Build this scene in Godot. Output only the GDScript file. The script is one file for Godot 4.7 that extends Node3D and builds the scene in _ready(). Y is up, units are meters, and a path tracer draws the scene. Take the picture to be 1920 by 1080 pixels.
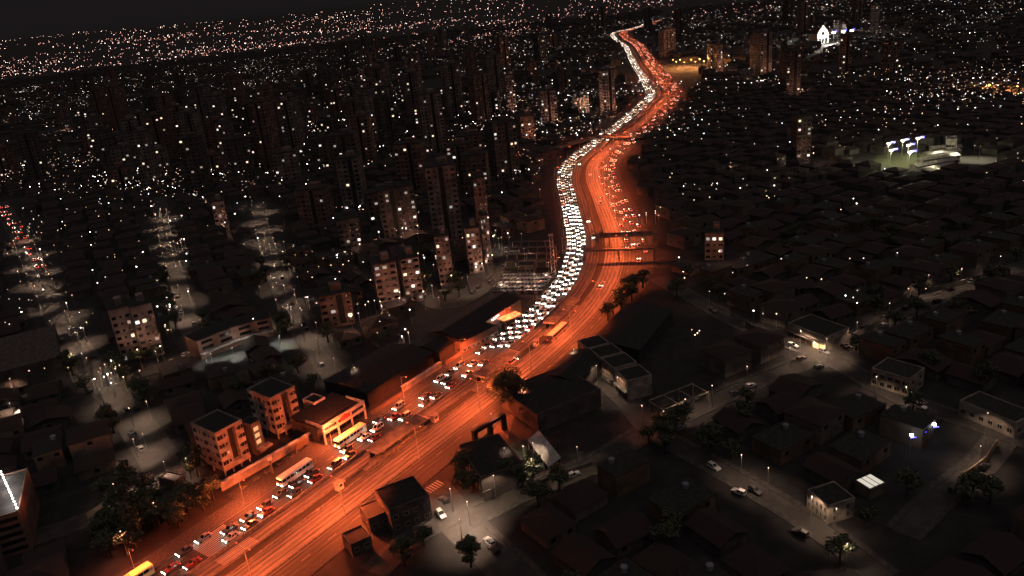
extends Node3D
# A city at night from the air: a jammed avenue under sodium lamps winds away between dark blocks.

var rng := RandomNumberGenerator.new()
var taken := {}
var mats := {}
var texs := {}
var path_p := PackedVector2Array()
var path_t := PackedVector2Array()
var corridors := []
var blocked := []
var marks := []
const ORD := ["first", "second", "third", "fourth", "fifth", "sixth", "seventh", "eighth", "ninth", "tenth", "eleventh", "twelfth", "thirteenth", "fourteenth", "fifteenth", "sixteenth", "seventeenth", "eighteenth", "nineteenth"]
const TENS := ["", "", "twenty", "thirty", "forty", "fifty", "sixty", "seventy", "eighty", "ninety"]
const TENTH := ["", "", "twentieth", "thirtieth", "fortieth", "fiftieth", "sixtieth", "seventieth", "eightieth", "ninetieth"]


# ---------------------------------------------------------------- mesh helpers
class Shape:
	var v := PackedVector3Array()
	var n := PackedVector3Array()
	var uv := PackedVector2Array()
	func tri(a: Vector3, b: Vector3, c: Vector3) -> void:
		var m := (b - a).cross(c - a).normalized()
		for p in [a, c, b]:
			v.append(p)
			n.append(m)
			uv.append(Vector2(p.x, p.z))
	func quad(a: Vector3, b: Vector3, c: Vector3, d: Vector3) -> void:   # counter-clockwise from outside
		tri(a, b, c)
		tri(a, c, d)
	func quad_uv(a: Vector3, b: Vector3, c: Vector3, d: Vector3, ua: Vector2, ub: Vector2, uc: Vector2, ud: Vector2) -> void:
		var m := (b - a).cross(c - a).normalized()
		for k in [[a, ua], [c, uc], [b, ub], [a, ua], [d, ud], [c, uc]]:
			v.append(k[0])
			n.append(m)
			uv.append(k[1])
	func hexa(p: Array) -> Shape:   # bottom 0-3 and top 4-7, each counter-clockwise seen from above
		quad(p[4], p[5], p[6], p[7])
		quad(p[3], p[2], p[1], p[0])
		for i in 4:
			var j := (i + 1) % 4
			quad(p[i], p[j], p[j + 4], p[i + 4])
		return self
	func box(c: Vector3, s: Vector3, yaw := 0.0, taper := 1.0) -> Shape:
		var b := Basis(Vector3.UP, yaw)
		var p := []
		for y in [-0.5, 0.5]:
			var k := 1.0 if y < 0 else taper
			for q in [Vector2(-0.5, 0.5), Vector2(0.5, 0.5), Vector2(0.5, -0.5), Vector2(-0.5, -0.5)]:
				p.append(c + b * Vector3(q.x * s.x * k, y * s.y, q.y * s.z * k))
		return hexa(p)
	func bar(a: Vector3, b: Vector3, w: float, w2 := -1.0) -> Shape:
		if w2 < 0.0:
			w2 = w
		var d := (b - a).normalized()
		var x := d.cross(Vector3.UP if absf(d.y) < 0.9 else Vector3.RIGHT).normalized()
		var y := x.cross(d).normalized()
		var p := []
		for e in [[a, w], [b, w2]]:
			for q in [Vector2(-0.5, -0.5), Vector2(-0.5, 0.5), Vector2(0.5, 0.5), Vector2(0.5, -0.5)]:
				p.append(e[0] + (x * q.x + y * q.y) * e[1])
		return hexa(p)
	func prism(poly: PackedVector2Array, y0: float, y1: float) -> Shape:
		var q := poly.duplicate()
		var area := 0.0
		for i in q.size():
			area += q[i].cross(q[(i + 1) % q.size()])
		if area > 0.0:
			q.reverse()   # counter-clockwise seen from above (x right, z towards)
		var t := Geometry2D.triangulate_polygon(q)
		for i in range(0, t.size(), 3):
			var a := q[t[i]]
			var b := q[t[i + 1]]
			var c := q[t[i + 2]]
			if (b - a).cross(c - a) > 0.0:
				var s := b
				b = c
				c = s
			tri(Vector3(a.x, y1, a.y), Vector3(b.x, y1, b.y), Vector3(c.x, y1, c.y))
		for i in q.size():
			var a := q[i]
			var b := q[(i + 1) % q.size()]
			if y1 - y0 > 0.001:
				quad(Vector3(a.x, y0, a.y), Vector3(b.x, y0, b.y), Vector3(b.x, y1, b.y), Vector3(a.x, y1, a.y))
		return self
	func gable(w: float, d: float, y0: float, h: float, over: float) -> Shape:   # ridge along x
		var a := w / 2 + over
		var b := d / 2 + over
		var e := y0 - h * over / (d / 2)
		var r := y0 + h
		var th := 0.16
		quad(Vector3(-a, e, b), Vector3(a, e, b), Vector3(a, r, 0), Vector3(-a, r, 0))
		quad(Vector3(a, e, -b), Vector3(-a, e, -b), Vector3(-a, r, 0), Vector3(a, r, 0))
		quad(Vector3(-a, r - th, 0), Vector3(a, r - th, 0), Vector3(a, e - th, b), Vector3(-a, e - th, b))
		quad(Vector3(a, r - th, 0), Vector3(-a, r - th, 0), Vector3(-a, e - th, -b), Vector3(a, e - th, -b))
		for s in [-1.0, 1.0]:
			quad(Vector3(-a, e - th, b * s), Vector3(a, e - th, b * s), Vector3(a, e, b * s), Vector3(-a, e, b * s))
			quad(Vector3(a * s, e - th, b), Vector3(a * s, r - th, 0), Vector3(a * s, r, 0), Vector3(a * s, e, b))
			quad(Vector3(a * s, e - th, -b), Vector3(a * s, r - th, 0), Vector3(a * s, r, 0), Vector3(a * s, e, -b))
			tri(Vector3(w / 2 * s, y0 - th, d / 2), Vector3(w / 2 * s, y0 - th, -d / 2), Vector3(w / 2 * s, r - th, 0))
		return self
	func hip(w: float, d: float, y0: float, h: float, over: float) -> Shape:
		var a := w / 2 + over
		var b := d / 2 + over
		var k := maxf(a - b, 0.05)
		var r := y0 + h
		quad(Vector3(-a, y0, b), Vector3(a, y0, b), Vector3(k, r, 0), Vector3(-k, r, 0))
		quad(Vector3(a, y0, -b), Vector3(-a, y0, -b), Vector3(-k, r, 0), Vector3(k, r, 0))
		tri(Vector3(a, y0, b), Vector3(a, y0, -b), Vector3(k, r, 0))
		tri(Vector3(-a, y0, -b), Vector3(-a, y0, b), Vector3(-k, r, 0))
		quad(Vector3(-a, y0, -b), Vector3(a, y0, -b), Vector3(a, y0, b), Vector3(-a, y0, b))
		return self
	func lathe(prof: Array, sides: int, c := Vector3.ZERO) -> Shape:   # [radius, height] upwards
		for i in prof.size() - 1:
			for k in sides:
				var a0 := TAU * k / sides
				var a1 := TAU * (k + 1) / sides
				var p := func(r: float, y: float, a: float) -> Vector3: return c + Vector3(r * cos(a), y, -r * sin(a))
				quad(p.call(prof[i][0], prof[i][1], a0), p.call(prof[i][0], prof[i][1], a1), p.call(prof[i + 1][0], prof[i + 1][1], a1), p.call(prof[i + 1][0], prof[i + 1][1], a0))
		return self
	func mesh(into: ArrayMesh = null) -> ArrayMesh:
		var m := into if into else ArrayMesh.new()
		var a := []
		a.resize(Mesh.ARRAY_MAX)
		a[Mesh.ARRAY_VERTEX] = v
		a[Mesh.ARRAY_NORMAL] = n
		a[Mesh.ARRAY_TEX_UV] = uv
		m.add_surface_from_arrays(Mesh.PRIMITIVE_TRIANGLES, a)
		return m


# ---------------------------------------------------------------- materials: real-world base colours, linear
func noise_tex(key: String, freq: float, lo: float, hi: float, octaves := 4) -> NoiseTexture2D:
	if not texs.has(key):
		var f := FastNoiseLite.new()
		f.seed = key.hash() % 1000
		f.frequency = freq
		f.fractal_octaves = octaves
		var g := Gradient.new()
		g.set_color(0, Color(lo, lo, lo))
		g.set_color(1, Color(hi, hi, hi))
		var t := NoiseTexture2D.new()
		t.width = 256
		t.height = 256
		t.seamless = true
		t.noise = f
		t.color_ramp = g
		texs[key] = t
	return texs[key]


func mat(key: String, c := Color(0.2, 0.2, 0.2), rough := 0.9, tex := "", scale := 0.1) -> StandardMaterial3D:
	if not mats.has(key):
		var m := StandardMaterial3D.new()
		m.resource_name = key
		m.albedo_color = c.linear_to_srgb()
		m.roughness = rough
		if tex == "rough":
			m.albedo_texture = noise_tex("rough", 0.02, 0.45, 1.0)
		elif tex == "stain":
			m.albedo_texture = noise_tex("stain", 0.008, 0.55, 1.0, 5)
		elif tex == "grain":
			m.albedo_texture = noise_tex("grain", 0.09, 0.3, 1.0, 3)
		if tex:
			m.uv1_triplanar = true
			m.uv1_world_triplanar = true
			m.uv1_scale = Vector3.ONE * scale
		mats[key] = m
	return mats[key]


func glow(key: String, c: Color, e: float) -> StandardMaterial3D:
	if not mats.has(key):
		var m := StandardMaterial3D.new()
		m.resource_name = key
		m.albedo_color = Color(0.5, 0.5, 0.5)
		m.emission_enabled = true
		m.emission = c.linear_to_srgb()
		m.emission_energy_multiplier = e
		mats[key] = m
	return mats[key]


func metal(key: String, c: Color, rough := 0.35) -> StandardMaterial3D:
	var m := mat(key, c, rough)
	m.metallic = 0.6
	return m


func paint(key: String, c: Color) -> StandardMaterial3D:
	var m := mat(key, c, 0.3)
	m.clearcoat_enabled = true
	m.clearcoat = 0.6
	return m


# ---------------------------------------------------------------- tree of things
func numbered(called: String) -> String:
	var k: int = taken.get(called, -1) + 1
	taken[called] = k
	return called if k == 0 else "%s_%03d" % [called, k]


func tag(o: Node3D, label: String, category: String, group := "") -> Node3D:
	o.set_meta("label", label)
	if category:
		o.set_meta("category", category)
	if group:
		o.set_meta("group", group)
	return o


func thing(called: String, label: String, category: String, p := Vector3.ZERO, yaw := 0.0, group := "") -> Node3D:
	var o := Node3D.new()
	o.name = numbered(called)
	add_child(o)
	o.position = p
	o.rotation.y = yaw
	return tag(o, label, category, group)


func part(parent: Node, called: String, m: Mesh, material: Material, p := Vector3.ZERO, yaw := 0.0) -> MeshInstance3D:
	var o := MeshInstance3D.new()
	o.name = called
	o.mesh = m
	o.material_override = material
	o.position = p
	o.rotation.y = yaw
	parent.add_child(o, true)
	return o


func solo(called: String, m: Mesh, material: Material, label: String, category: String, p := Vector3.ZERO, yaw := 0.0, group := "") -> MeshInstance3D:
	var o := MeshInstance3D.new()
	o.name = numbered(called)
	o.mesh = m
	o.material_override = material
	add_child(o)
	o.position = p
	o.rotation.y = yaw
	tag(o, label, category, group)
	return o


func struct(called: String, m: Mesh, material: Material) -> MeshInstance3D:
	var o := MeshInstance3D.new()
	o.name = numbered(called)
	o.mesh = m
	o.material_override = material
	o.set_meta("kind", "structure")
	add_child(o)
	return o


func copy_of(src: Node3D, p: Vector3, yaw: float, label: String) -> Node3D:
	var o: Node3D = src.duplicate()
	o.name = numbered(src.get_meta("stem"))
	add_child(o)
	o.position = p
	o.rotation.y = yaw
	o.set_meta("label", label)
	return o


func stuff(called: String, m: Mesh, places: Array, label: String, parent: Node = null) -> MultiMeshInstance3D:
	var mm := MultiMesh.new()
	mm.transform_format = MultiMesh.TRANSFORM_3D
	mm.mesh = m
	mm.instance_count = places.size()
	for i in places.size():
		mm.set_instance_transform(i, places[i])
	var o := MultiMeshInstance3D.new()
	o.name = numbered(called)
	o.multimesh = mm
	o.set_meta("kind", "stuff")
	o.set_meta("label", label)
	if parent:
		parent.add_child(o)
	else:
		add_child(o)
	return o


func ordinal(k: int) -> String:   # 1 -> first
	if k <= 19:
		return ORD[k - 1]
	if k < 100:
		return TENTH[k / 10] if k % 10 == 0 else TENS[k / 10] + "-" + ORD[k % 10 - 1]
	if k % 100 == 0:
		return ["one", "two", "three"][k / 100 - 1] + "-hundredth"
	return ["", "hundred-and-", "two-hundred-and-", "three-hundred-and-"][k / 100] + ordinal(k % 100)


# the landmark that a thing lies nearest to, and its rank there, make its label its own
func by_mark(p: Vector2, kind: String) -> String:
	var best := 0
	for i in marks.size():
		if marks[i][1].distance_to(p) < marks[best][1].distance_to(p):
			best = i
	var key := kind + str(best)
	var k: int = taken.get("#" + key, 0) + 1
	taken["#" + key] = k
	return "%s nearest to the %s" % [ordinal(k), marks[best][0]]


func sorted_by_mark(pts: Array) -> Array:   # so that ranks follow the distance
	var d := func(q) -> float:
		var b := 1e9
		for m in marks:
			b = minf(b, m[1].distance_to(q[0]))
		return b
	var keyed := []
	for q in pts:
		keyed.append([d.call(q), q])
	keyed.sort_custom(func(a, b): return a[0] < b[0])
	return keyed.map(func(k): return k[1])


# ---------------------------------------------------------------- the avenue's line
func build_path() -> void:
	var c := PackedVector2Array([Vector2(-130.0, -95.0), Vector2(-112.0, -119.0), Vector2(-94.0, -143.0), Vector2(-75.9, -166.5), Vector2(-58.1, -190.6), Vector2(-40.2, -214.7), Vector2(-22.2, -238.7), Vector2(-4.4, -262.9), Vector2(12.1, -287.9), Vector2(26.6, -314.1), Vector2(38.0, -341.7), Vector2(45.9, -370.6), Vector2(50.7, -400.1), Vector2(53.1, -430.0), Vector2(54.6, -459.9), Vector2(56.0, -489.9), Vector2(57.1, -519.9), Vector2(58.8, -549.8), Vector2(62.6, -579.5), Vector2(69.4, -608.6), Vector2(80.1, -636.5), Vector2(91.6, -664.1), Vector2(102.5, -692.0), Vector2(114.8, -719.4), Vector2(127.4, -746.6), Vector2(139.2, -774.1), Vector2(150.5, -801.9), Vector2(160.9, -830.1), Vector2(170.9, -858.3), Vector2(181.8, -886.3), Vector2(191.7, -914.5), Vector2(198.6, -943.6), Vector2(203.4, -973.2), Vector2(207.3, -1003.0), Vector2(211.1, -1032.7), Vector2(215.0, -1062.5), Vector2(219.0, -1092.2), Vector2(222.8, -1122.0), Vector2(226.5, -1151.8), Vector2(230.0, -1181.6), Vector2(233.3, -1211.4), Vector2(236.7, -1241.2), Vector2(240.3, -1271.0), Vector2(244.0, -1300.7), Vector2(247.7, -1330.5), Vector2(251.6, -1360.2), Vector2(255.5, -1390.0), Vector2(259.4, -1419.7), Vector2(263.4, -1449.5), Vector2(267.5, -1479.2), Vector2(271.6, -1508.9), Vector2(275.7, -1538.6), Vector2(279.7, -1568.3), Vector2(283.8, -1598.1), Vector2(287.6, -1627.8), Vector2(291.0, -1657.6), Vector2(293.9, -1687.5), Vector2(296.4, -1717.4), Vector2(298.7, -1747.3), Vector2(301.1, -1777.2), Vector2(304.0, -1850.0), Vector2(318.0, -1990.0), Vector2(330.0, -2090.0), Vector2(352.0, -2170.0), Vector2(390.0, -2225.0), Vector2(445.0, -2320.0), Vector2(490.0, -2470.0), Vector2(540.0, -2620.0)])
	var raw := PackedVector2Array()
	for i in c.size() - 1:
		var p0 := c[i - 1] if i > 0 else 2.0 * c[0] - c[1]
		var p3 := c[i + 2] if i + 2 < c.size() else 2.0 * c[-1] - c[-2]
		for k in 20:
			raw.append(c[i].cubic_interpolate(c[i + 1], p0, p3, k / 20.0))
	var walked := 0.0
	var next := 0.0
	for i in raw.size() - 1:
		var l := raw[i].distance_to(raw[i + 1])
		while next < walked + l:
			path_p.append(raw[i].lerp(raw[i + 1], (next - walked) / l))
			next += 2.0
		walked += l
	for i in path_p.size():
		path_t.append((path_p[mini(i + 1, path_p.size() - 1)] - path_p[maxi(i - 1, 0)]).normalized())


func along(s: float, off: float, y := 0.0) -> Vector3:
	var k := clampf(s / 2.0, 0.0, path_p.size() - 1.001)
	var i := int(k)
	var p := path_p[i].lerp(path_p[i + 1], k - i)
	var t := path_t[i].lerp(path_t[i + 1], k - i).normalized()
	p += Vector2(-t.y, t.x) * off
	return Vector3(p.x, y, p.y)


func flat(s: float, off: float) -> Vector2:
	var p := along(s, off)
	return Vector2(p.x, p.z)


func way(s: float) -> float:   # yaw that turns a front at -z to face up the avenue (away)
	var t := path_t[clampi(int(s / 2.0), 0, path_t.size() - 1)]
	return atan2(-t.x, -t.y)


func width_right(s: float) -> float:
	return lerpf(16.5, 22.0, smoothstep(270.0, 310.0, s))


# a ribbon along the avenue between two offsets (numbers or functions of s), with sides when it is raised
func ribbon(s0: float, s1: float, a: Variant, b: Variant, y: float, base: float, step := 6.0) -> ArrayMesh:
	var sh := Shape.new()
	var s := s0
	while s < s1 - 0.01:
		var e := minf(s + (step if s < 900 else step * 2), s1)
		var f := func(o: Variant, q: float) -> float: return o.call(q) if o is Callable else float(o)
		var p := along(s, f.call(a, s), y)
		var q := along(s, f.call(b, s), y)
		var r := along(e, f.call(b, e), y)
		var t := along(e, f.call(a, e), y)
		sh.quad_uv(p, q, r, t, Vector2(f.call(a, s), s), Vector2(f.call(b, s), s), Vector2(f.call(b, e), e), Vector2(f.call(a, e), e))
		if y - base > 0.001:
			var d := Vector3(0, base - y, 0)
			sh.quad(t + d, p + d, p, t)
			sh.quad(q + d, r + d, r, q)
			if s == s0:
				sh.quad(p + d, q + d, q, p)
			if e == s1:
				sh.quad(r + d, t + d, t, r)
		s = e
	return sh.mesh()


# a ribbon along a street given by points; offset c from its middle, width w
func street_mesh(pts: PackedVector2Array, c: float, w: float, y: float, base: float) -> ArrayMesh:
	var sh := Shape.new()
	var l := PackedVector3Array()
	var r := PackedVector3Array()
	for i in pts.size():
		var t := (pts[mini(i + 1, pts.size() - 1)] - pts[maxi(i - 1, 0)]).normalized()
		var n := Vector2(-t.y, t.x)
		var a := pts[i] + n * (c - w / 2)
		var b := pts[i] + n * (c + w / 2)
		l.append(Vector3(a.x, y, a.y))
		r.append(Vector3(b.x, y, b.y))
	for i in pts.size() - 1:
		sh.quad(l[i], r[i], r[i + 1], l[i + 1])
		if y - base > 0.001:
			var d := Vector3(0, base - y, 0)
			sh.quad(l[i + 1] + d, l[i] + d, l[i], l[i + 1])
			sh.quad(r[i] + d, r[i + 1] + d, r[i + 1], r[i])
	return sh.mesh()


func dense(pts: PackedVector2Array, step: float) -> PackedVector2Array:
	var out := PackedVector2Array()
	for i in pts.size() - 1:
		var k := maxi(1, int(pts[i].distance_to(pts[i + 1]) / step))
		var p0 := pts[i - 1] if i > 0 else 2.0 * pts[0] - pts[1]
		var p3 := pts[i + 2] if i + 2 < pts.size() else 2.0 * pts[-1] - pts[-2]
		for j in k:
			out.append(pts[i].cubic_interpolate(pts[i + 1], p0, p3, float(j) / k))
	out.append(pts[-1])
	return out


func clear_of_roads(p: Vector2, margin: float) -> bool:
	for c in corridors:
		var pts: PackedVector2Array = c[0]
		for i in pts.size() - 1:
			if Geometry2D.get_closest_point_to_segment(p, pts[i], pts[i + 1]).distance_to(p) < c[1] + margin:
				return false
	return true


func clear_of_things(p: Vector2, margin: float) -> bool:
	for b in blocked:
		if b[0].distance_to(p) < b[1] + margin:
			return false
	return true


func v3(p: Vector2, y := 0.0) -> Vector3:
	return Vector3(p.x, y, p.y)


# ---------------------------------------------------------------- lamps
func down_light(parent: Node3D, p: Vector3, c: Color, e: float, angle: float) -> void:
	var l := SpotLight3D.new()
	l.name = "lamp_glow"
	l.light_color = c.linear_to_srgb()
	l.light_energy = e
	l.light_size = 0.2
	l.spot_range = 120.0
	l.spot_attenuation = 2.0
	l.spot_angle = angle
	l.spot_angle_attenuation = 0.45
	l.shadow_enabled = true
	l.position = p
	l.rotation.x = -PI / 2
	parent.add_child(l, true)


func lamp_light(parent: Node3D, p: Vector3, c: Color, e: float) -> void:
	var l := OmniLight3D.new()
	l.name = "lamp_glow"
	l.light_color = c.linear_to_srgb()
	l.light_energy = e
	l.light_size = 0.22
	l.omni_range = 90.0
	l.omni_attenuation = 2.0
	l.shadow_enabled = true
	l.position = p
	parent.add_child(l, true)


const SODIUM := Color(1.0, 0.138, 0.033)
const WARM := Color(1.0, 0.66, 0.45)


func avenue_lamp(s: float, off: float, sides: Array, h: float, e: float, label: String) -> void:
	blocked.append([flat(s, off), 1.5])
	var t := thing("street_lamp", label, "street lamp", along(s, off), way(s), "lamps along the avenue")
	part(t, "pole", meshes.pole12 if h > 10 else meshes.pole9, mat("lamp_steel"))
	for d in sides:
		var arm := part(t, "arm", Shape.new().bar(Vector3(0, h - 0.6, 0), Vector3(2.2 * d, h, 0), 0.12, 0.08).mesh(), mat("lamp_steel"))
		part(arm, "lamp_head", Shape.new().box(Vector3(2.5 * d, h + 0.13, 0), Vector3(0.9, 0.14, 0.36), 0, 0.8).mesh(), mat("lamp_steel"))
		part(arm, "lamp_lens", Shape.new().box(Vector3(2.55 * d, h - 0.04, 0), Vector3(0.3, 0.14, 0.26), 0, 1.0).mesh(), glow("sodium_lens", SODIUM, 5.0))
		if h > 10 or s > 158.0 and s < 270.0 or s < 95.0:
			down_light(t, Vector3(2.55 * d, h - 0.05, 0), SODIUM, e, 73.0)
		else:
			lamp_light(t, Vector3(2.55 * d, h - 0.05, 0), SODIUM, e)


func side_lamp(p: Vector2, e: float, tint := WARM, h := 7.5) -> void:
	var t := thing("side_street_lamp", "grey post with small white lamp, %s" % by_mark(p, "lamp"), "street lamp", v3(p), 0.0, "lamps in the side streets")
	part(t, "pole", Shape.new().lathe([[0.11, 0.0], [0.06, h - 0.2]], 6).mesh(), mat("lamp_steel"))
	part(t, "lamp_globe", meshes.small_globe, glow("globe_soft", WARM, 0.9), Vector3(0, h, 0))
	down_light(t, Vector3(0, h - 0.02, 0), tint, e * 2.3, 60.0)


var meshes := {}


# ---------------------------------------------------------------- vehicles
func car_shape(kind: String) -> Dictionary:
	var l: float = {"hatchback": 3.9, "saloon": 4.4, "van": 4.6}[kind]
	var h: float = {"hatchback": 0.86, "saloon": 0.84, "van": 1.0}[kind]
	var w := 1.72
	var half := l / 2
	var top: float = {"hatchback": 1.48, "saloon": 1.44, "van": 1.9}[kind]
	var prof: Array = {"hatchback": [-0.3, 0.1, 0.92, 0.98], "saloon": [-0.28, 0.05, 0.55, 0.78], "van": [-0.45, -0.1, 0.95, 1.0]}[kind]
	var body := Shape.new()
	for seg in [[-1.0, -0.93, 0.34, 0.62, 0.66, 0.86], [-0.93, -0.4, 0.28, 0.74, 0.86, 1.0], [-0.4, 0.9, 0.28, 1.0, 1.0, 1.0], [0.9, 1.0, 0.34, 1.0, 0.88, 0.9]]:
		# front end, hood, cabin floor, tail: each a tapered block
		var z0: float = seg[0] * half
		var z1: float = seg[1] * half
		var y0: float = seg[2]
		var ya: float = h * (seg[3] if seg[0] < -0.5 else 1.0)
		var yb: float = h * (0.86 if seg[1] == -0.93 else 1.0)
		var wa: float = w / 2 * (0.84 if seg[0] == -1.0 else 1.0)
		var wb: float = w / 2 * (0.88 if seg[1] == 1.0 else 1.0)
		body.hexa([Vector3(-wb, y0, z1), Vector3(wb, y0, z1), Vector3(wa, y0, z0), Vector3(-wa, y0, z0), Vector3(-wb * 0.95, yb, z1), Vector3(wb * 0.95, yb, z1), Vector3(wa * 0.95, ya, z0), Vector3(-wa * 0.95, ya, z0)])
	var cab := Shape.new()
	var x := w / 2 * 0.92
	var z := prof.map(func(k): return k * half)
	cab.hexa([Vector3(-x, h - 0.02, z[3]), Vector3(x, h - 0.02, z[3]), Vector3(x, h - 0.02, z[0]), Vector3(-x, h - 0.02, z[0]), Vector3(-x * 0.8, top - 0.05, z[2]), Vector3(x * 0.8, top - 0.05, z[2]), Vector3(x * 0.8, top - 0.05, z[1]), Vector3(-x * 0.8, top - 0.05, z[1])])
	var roof := Shape.new()
	var zc: float = (z[1] + z[2]) / 2
	roof.box(Vector3(0, top - 0.02, zc), Vector3(x * 1.62, 0.07, z[2] - z[1] + 0.1), 0, 0.92)
	for sx in [-1.0, 1.0]:
		for zz in [[z[0], z[1]], [z[3], z[2]], [zc, zc]]:
			roof.bar(Vector3(x * sx, h, zz[0]), Vector3(x * 0.81 * sx, top - 0.04, zz[1]), 0.09)
	return {"body": body.mesh(), "cabin_glass": cab.mesh(), "roof": roof.mesh(), "l": l, "w": w}


func make_car(kind: String, colour: String, c: Color) -> Node3D:
	var d := car_shape(kind)
	var t := thing("car", "", "car", Vector3(0, -50, 0), 0.0, "cars on the avenue")
	t.set_meta("stem", "car")
	var pm := paint("paint_" + colour, c)
	var b := part(t, "body", d.body, pm)
	part(b, "cabin_glass", d.cabin_glass, mat("car_glass"))
	part(b, "roof", d.roof, pm)
	for s in [-1.0, 1.0]:
		part(t, "headlight", meshes.head, glow("headlamp", Color(1.0, 0.86, 0.68), 12.0), Vector3(0.62 * s, 0.62, -d.l / 2 - 0.012))
		part(t, "tail_light", meshes.tail, glow("taillamp", Color(1.0, 0.06, 0.025), 2.6), Vector3(0.66 * s, 0.72, d.l / 2 + 0.012))
		for z in [-0.62, 0.62]:
			part(t, "wheel", meshes.wheel, mat("rubber"), Vector3(0.78 * s, 0.31, z * d.l / 2))
	return t


func make_bus(called: String, label: String, p: Vector3, yaw: float, side: Color, roof_c: Color, front_c: Color, l := 12.0) -> void:
	var t := thing(called, label, "bus", p, yaw, "")
	blocked.append([Vector2(p.x, p.z), 6.0])
	var b := Shape.new()
	b.box(Vector3(0, 1.0, 0), Vector3(2.5, 1.3, l))
	b.box(Vector3(0, 2.78, 0), Vector3(2.5, 0.36, l))
	b.box(Vector3(0, 2.12, l / 2 - 0.1), Vector3(2.48, 0.96, 0.18))
	var body := part(t, "body", b.mesh(), paint(called + "_side_%s" % t.name, side))
	part(t, "roof", Shape.new().box(Vector3(0, 3.04, 0), Vector3(2.42, 0.16, l - 0.1), 0, 0.94).mesh(), paint(called + "_roof_%s" % t.name, roof_c))
	part(t, "roof_vent", Shape.new().box(Vector3(0, 3.2, l * 0.12), Vector3(1.5, 0.2, 2.2), 0, 0.85).mesh(), paint(called + "_roof_%s" % t.name, roof_c))
	part(t, "front_panel", Shape.new().box(Vector3(0, 1.02, -l / 2 - 0.05), Vector3(2.44, 1.2, 0.1)).mesh(), paint(called + "_front_%s" % t.name, front_c))
	part(t, "windscreen", Shape.new().box(Vector3(0, 2.12, -l / 2 + 0.04), Vector3(2.4, 0.96, 0.1)).mesh(), mat("car_glass"))
	part(t, "route_sign", Shape.new().box(Vector3(0, 2.78, -l / 2 - 0.03), Vector3(1.7, 0.26, 0.06)).mesh(), glow("amber_sign", Color(1, 0.42, 0.08), 2.0))
	var pane := Shape.new().box(Vector3.ZERO, Vector3(0.08, 0.92, l / 8 - 0.12)).mesh()
	for s in [-1.0, 1.0]:
		for k in 7:
			part(body, "window", pane, mat("car_glass"), Vector3(1.18 * s, 2.12, -l / 2 + 1.0 + k * l / 8))
			if k < 6:
				part(body, "pillar", meshes.pillar, paint(called + "_side_%s" % t.name, side), Vector3(1.2 * s, 2.12, -l / 2 + 1.0 + (k + 0.5) * l / 8))
		part(t, "headlight", meshes.bus_head, glow("headlamp", Color(1, 0.86, 0.68), 8.0), Vector3(0.9 * s, 0.8, -l / 2 - 0.13))
		part(t, "tail_light", meshes.tail, glow("taillamp", Color(1, 0.06, 0.03), 9.0), Vector3(1.0 * s, 1.0, l / 2 + 0.02))
		for z in [-l * 0.3, l * 0.27]:
			part(t, "wheel", meshes.bus_wheel, mat("rubber"), Vector3(1.12 * s, 0.48, z))


# ---------------------------------------------------------------- buildings
# a box building standing on the line a-b (left to right as one faces its front), going back by depth
func lot(a: Vector2, b: Vector2, depth: float) -> Dictionary:
	var d := (b - a).normalized()
	var yaw := atan2(-d.y, d.x)
	var back := Vector2(-sin(yaw), -cos(yaw))
	var mid := (a + b) / 2 + back * depth / 2
	blocked.append([mid, maxf(a.distance_to(b), depth) * 0.62])
	return {"p": v3(mid), "yaw": yaw, "w": a.distance_to(b), "d": depth}


# windows on the front (+z) and the two sides: every one a part, its pane a sub-part
func window_grid(wall: Node3D, w: float, d: float, rows: Array, cols: int, side_cols: int, ww: float, wh: float, lit: Array, frame: Material, skip := []) -> void:
	var key := "win%.2f_%.2f" % [ww, wh]
	if not meshes.has(key):
		var f := Shape.new()
		for s in [-1.0, 1.0]:
			f.box(Vector3(s * ww / 2, 0, 0.03), Vector3(0.1, wh + 0.1, 0.12))
			f.box(Vector3(0, s * wh / 2, 0.03), Vector3(ww - 0.1, 0.1, 0.12))
		f.box(Vector3(0, 0, 0.02), Vector3(0.06, wh - 0.1, 0.08))
		meshes[key] = f.mesh()
		meshes[key + "p"] = Shape.new().box(Vector3(0, 0, 0.01), Vector3(ww, wh, 0.03)).mesh()
	var n := 0
	for r in rows.size():
		for c in cols:
			if c in skip:
				continue
			var o := part(wall, "window", meshes[key], frame, Vector3((c + 0.5) / cols * w - w / 2, rows[r], d / 2))
			part(o, "pane", meshes[key + "p"], glow("window_yellow", Color(1, 0.72, 0.36), 0.25) if n in lit else mat("night_glass"))
			n += 1
		for c in side_cols:
			for s in [-1.0, 1.0]:
				var o := part(wall, "window", meshes[key], frame, Vector3(s * w / 2, rows[r], (c + 0.5) / side_cols * d - d / 2), PI / 2 * s)
				part(o, "pane", meshes[key + "p"], mat("night_glass"))


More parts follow.
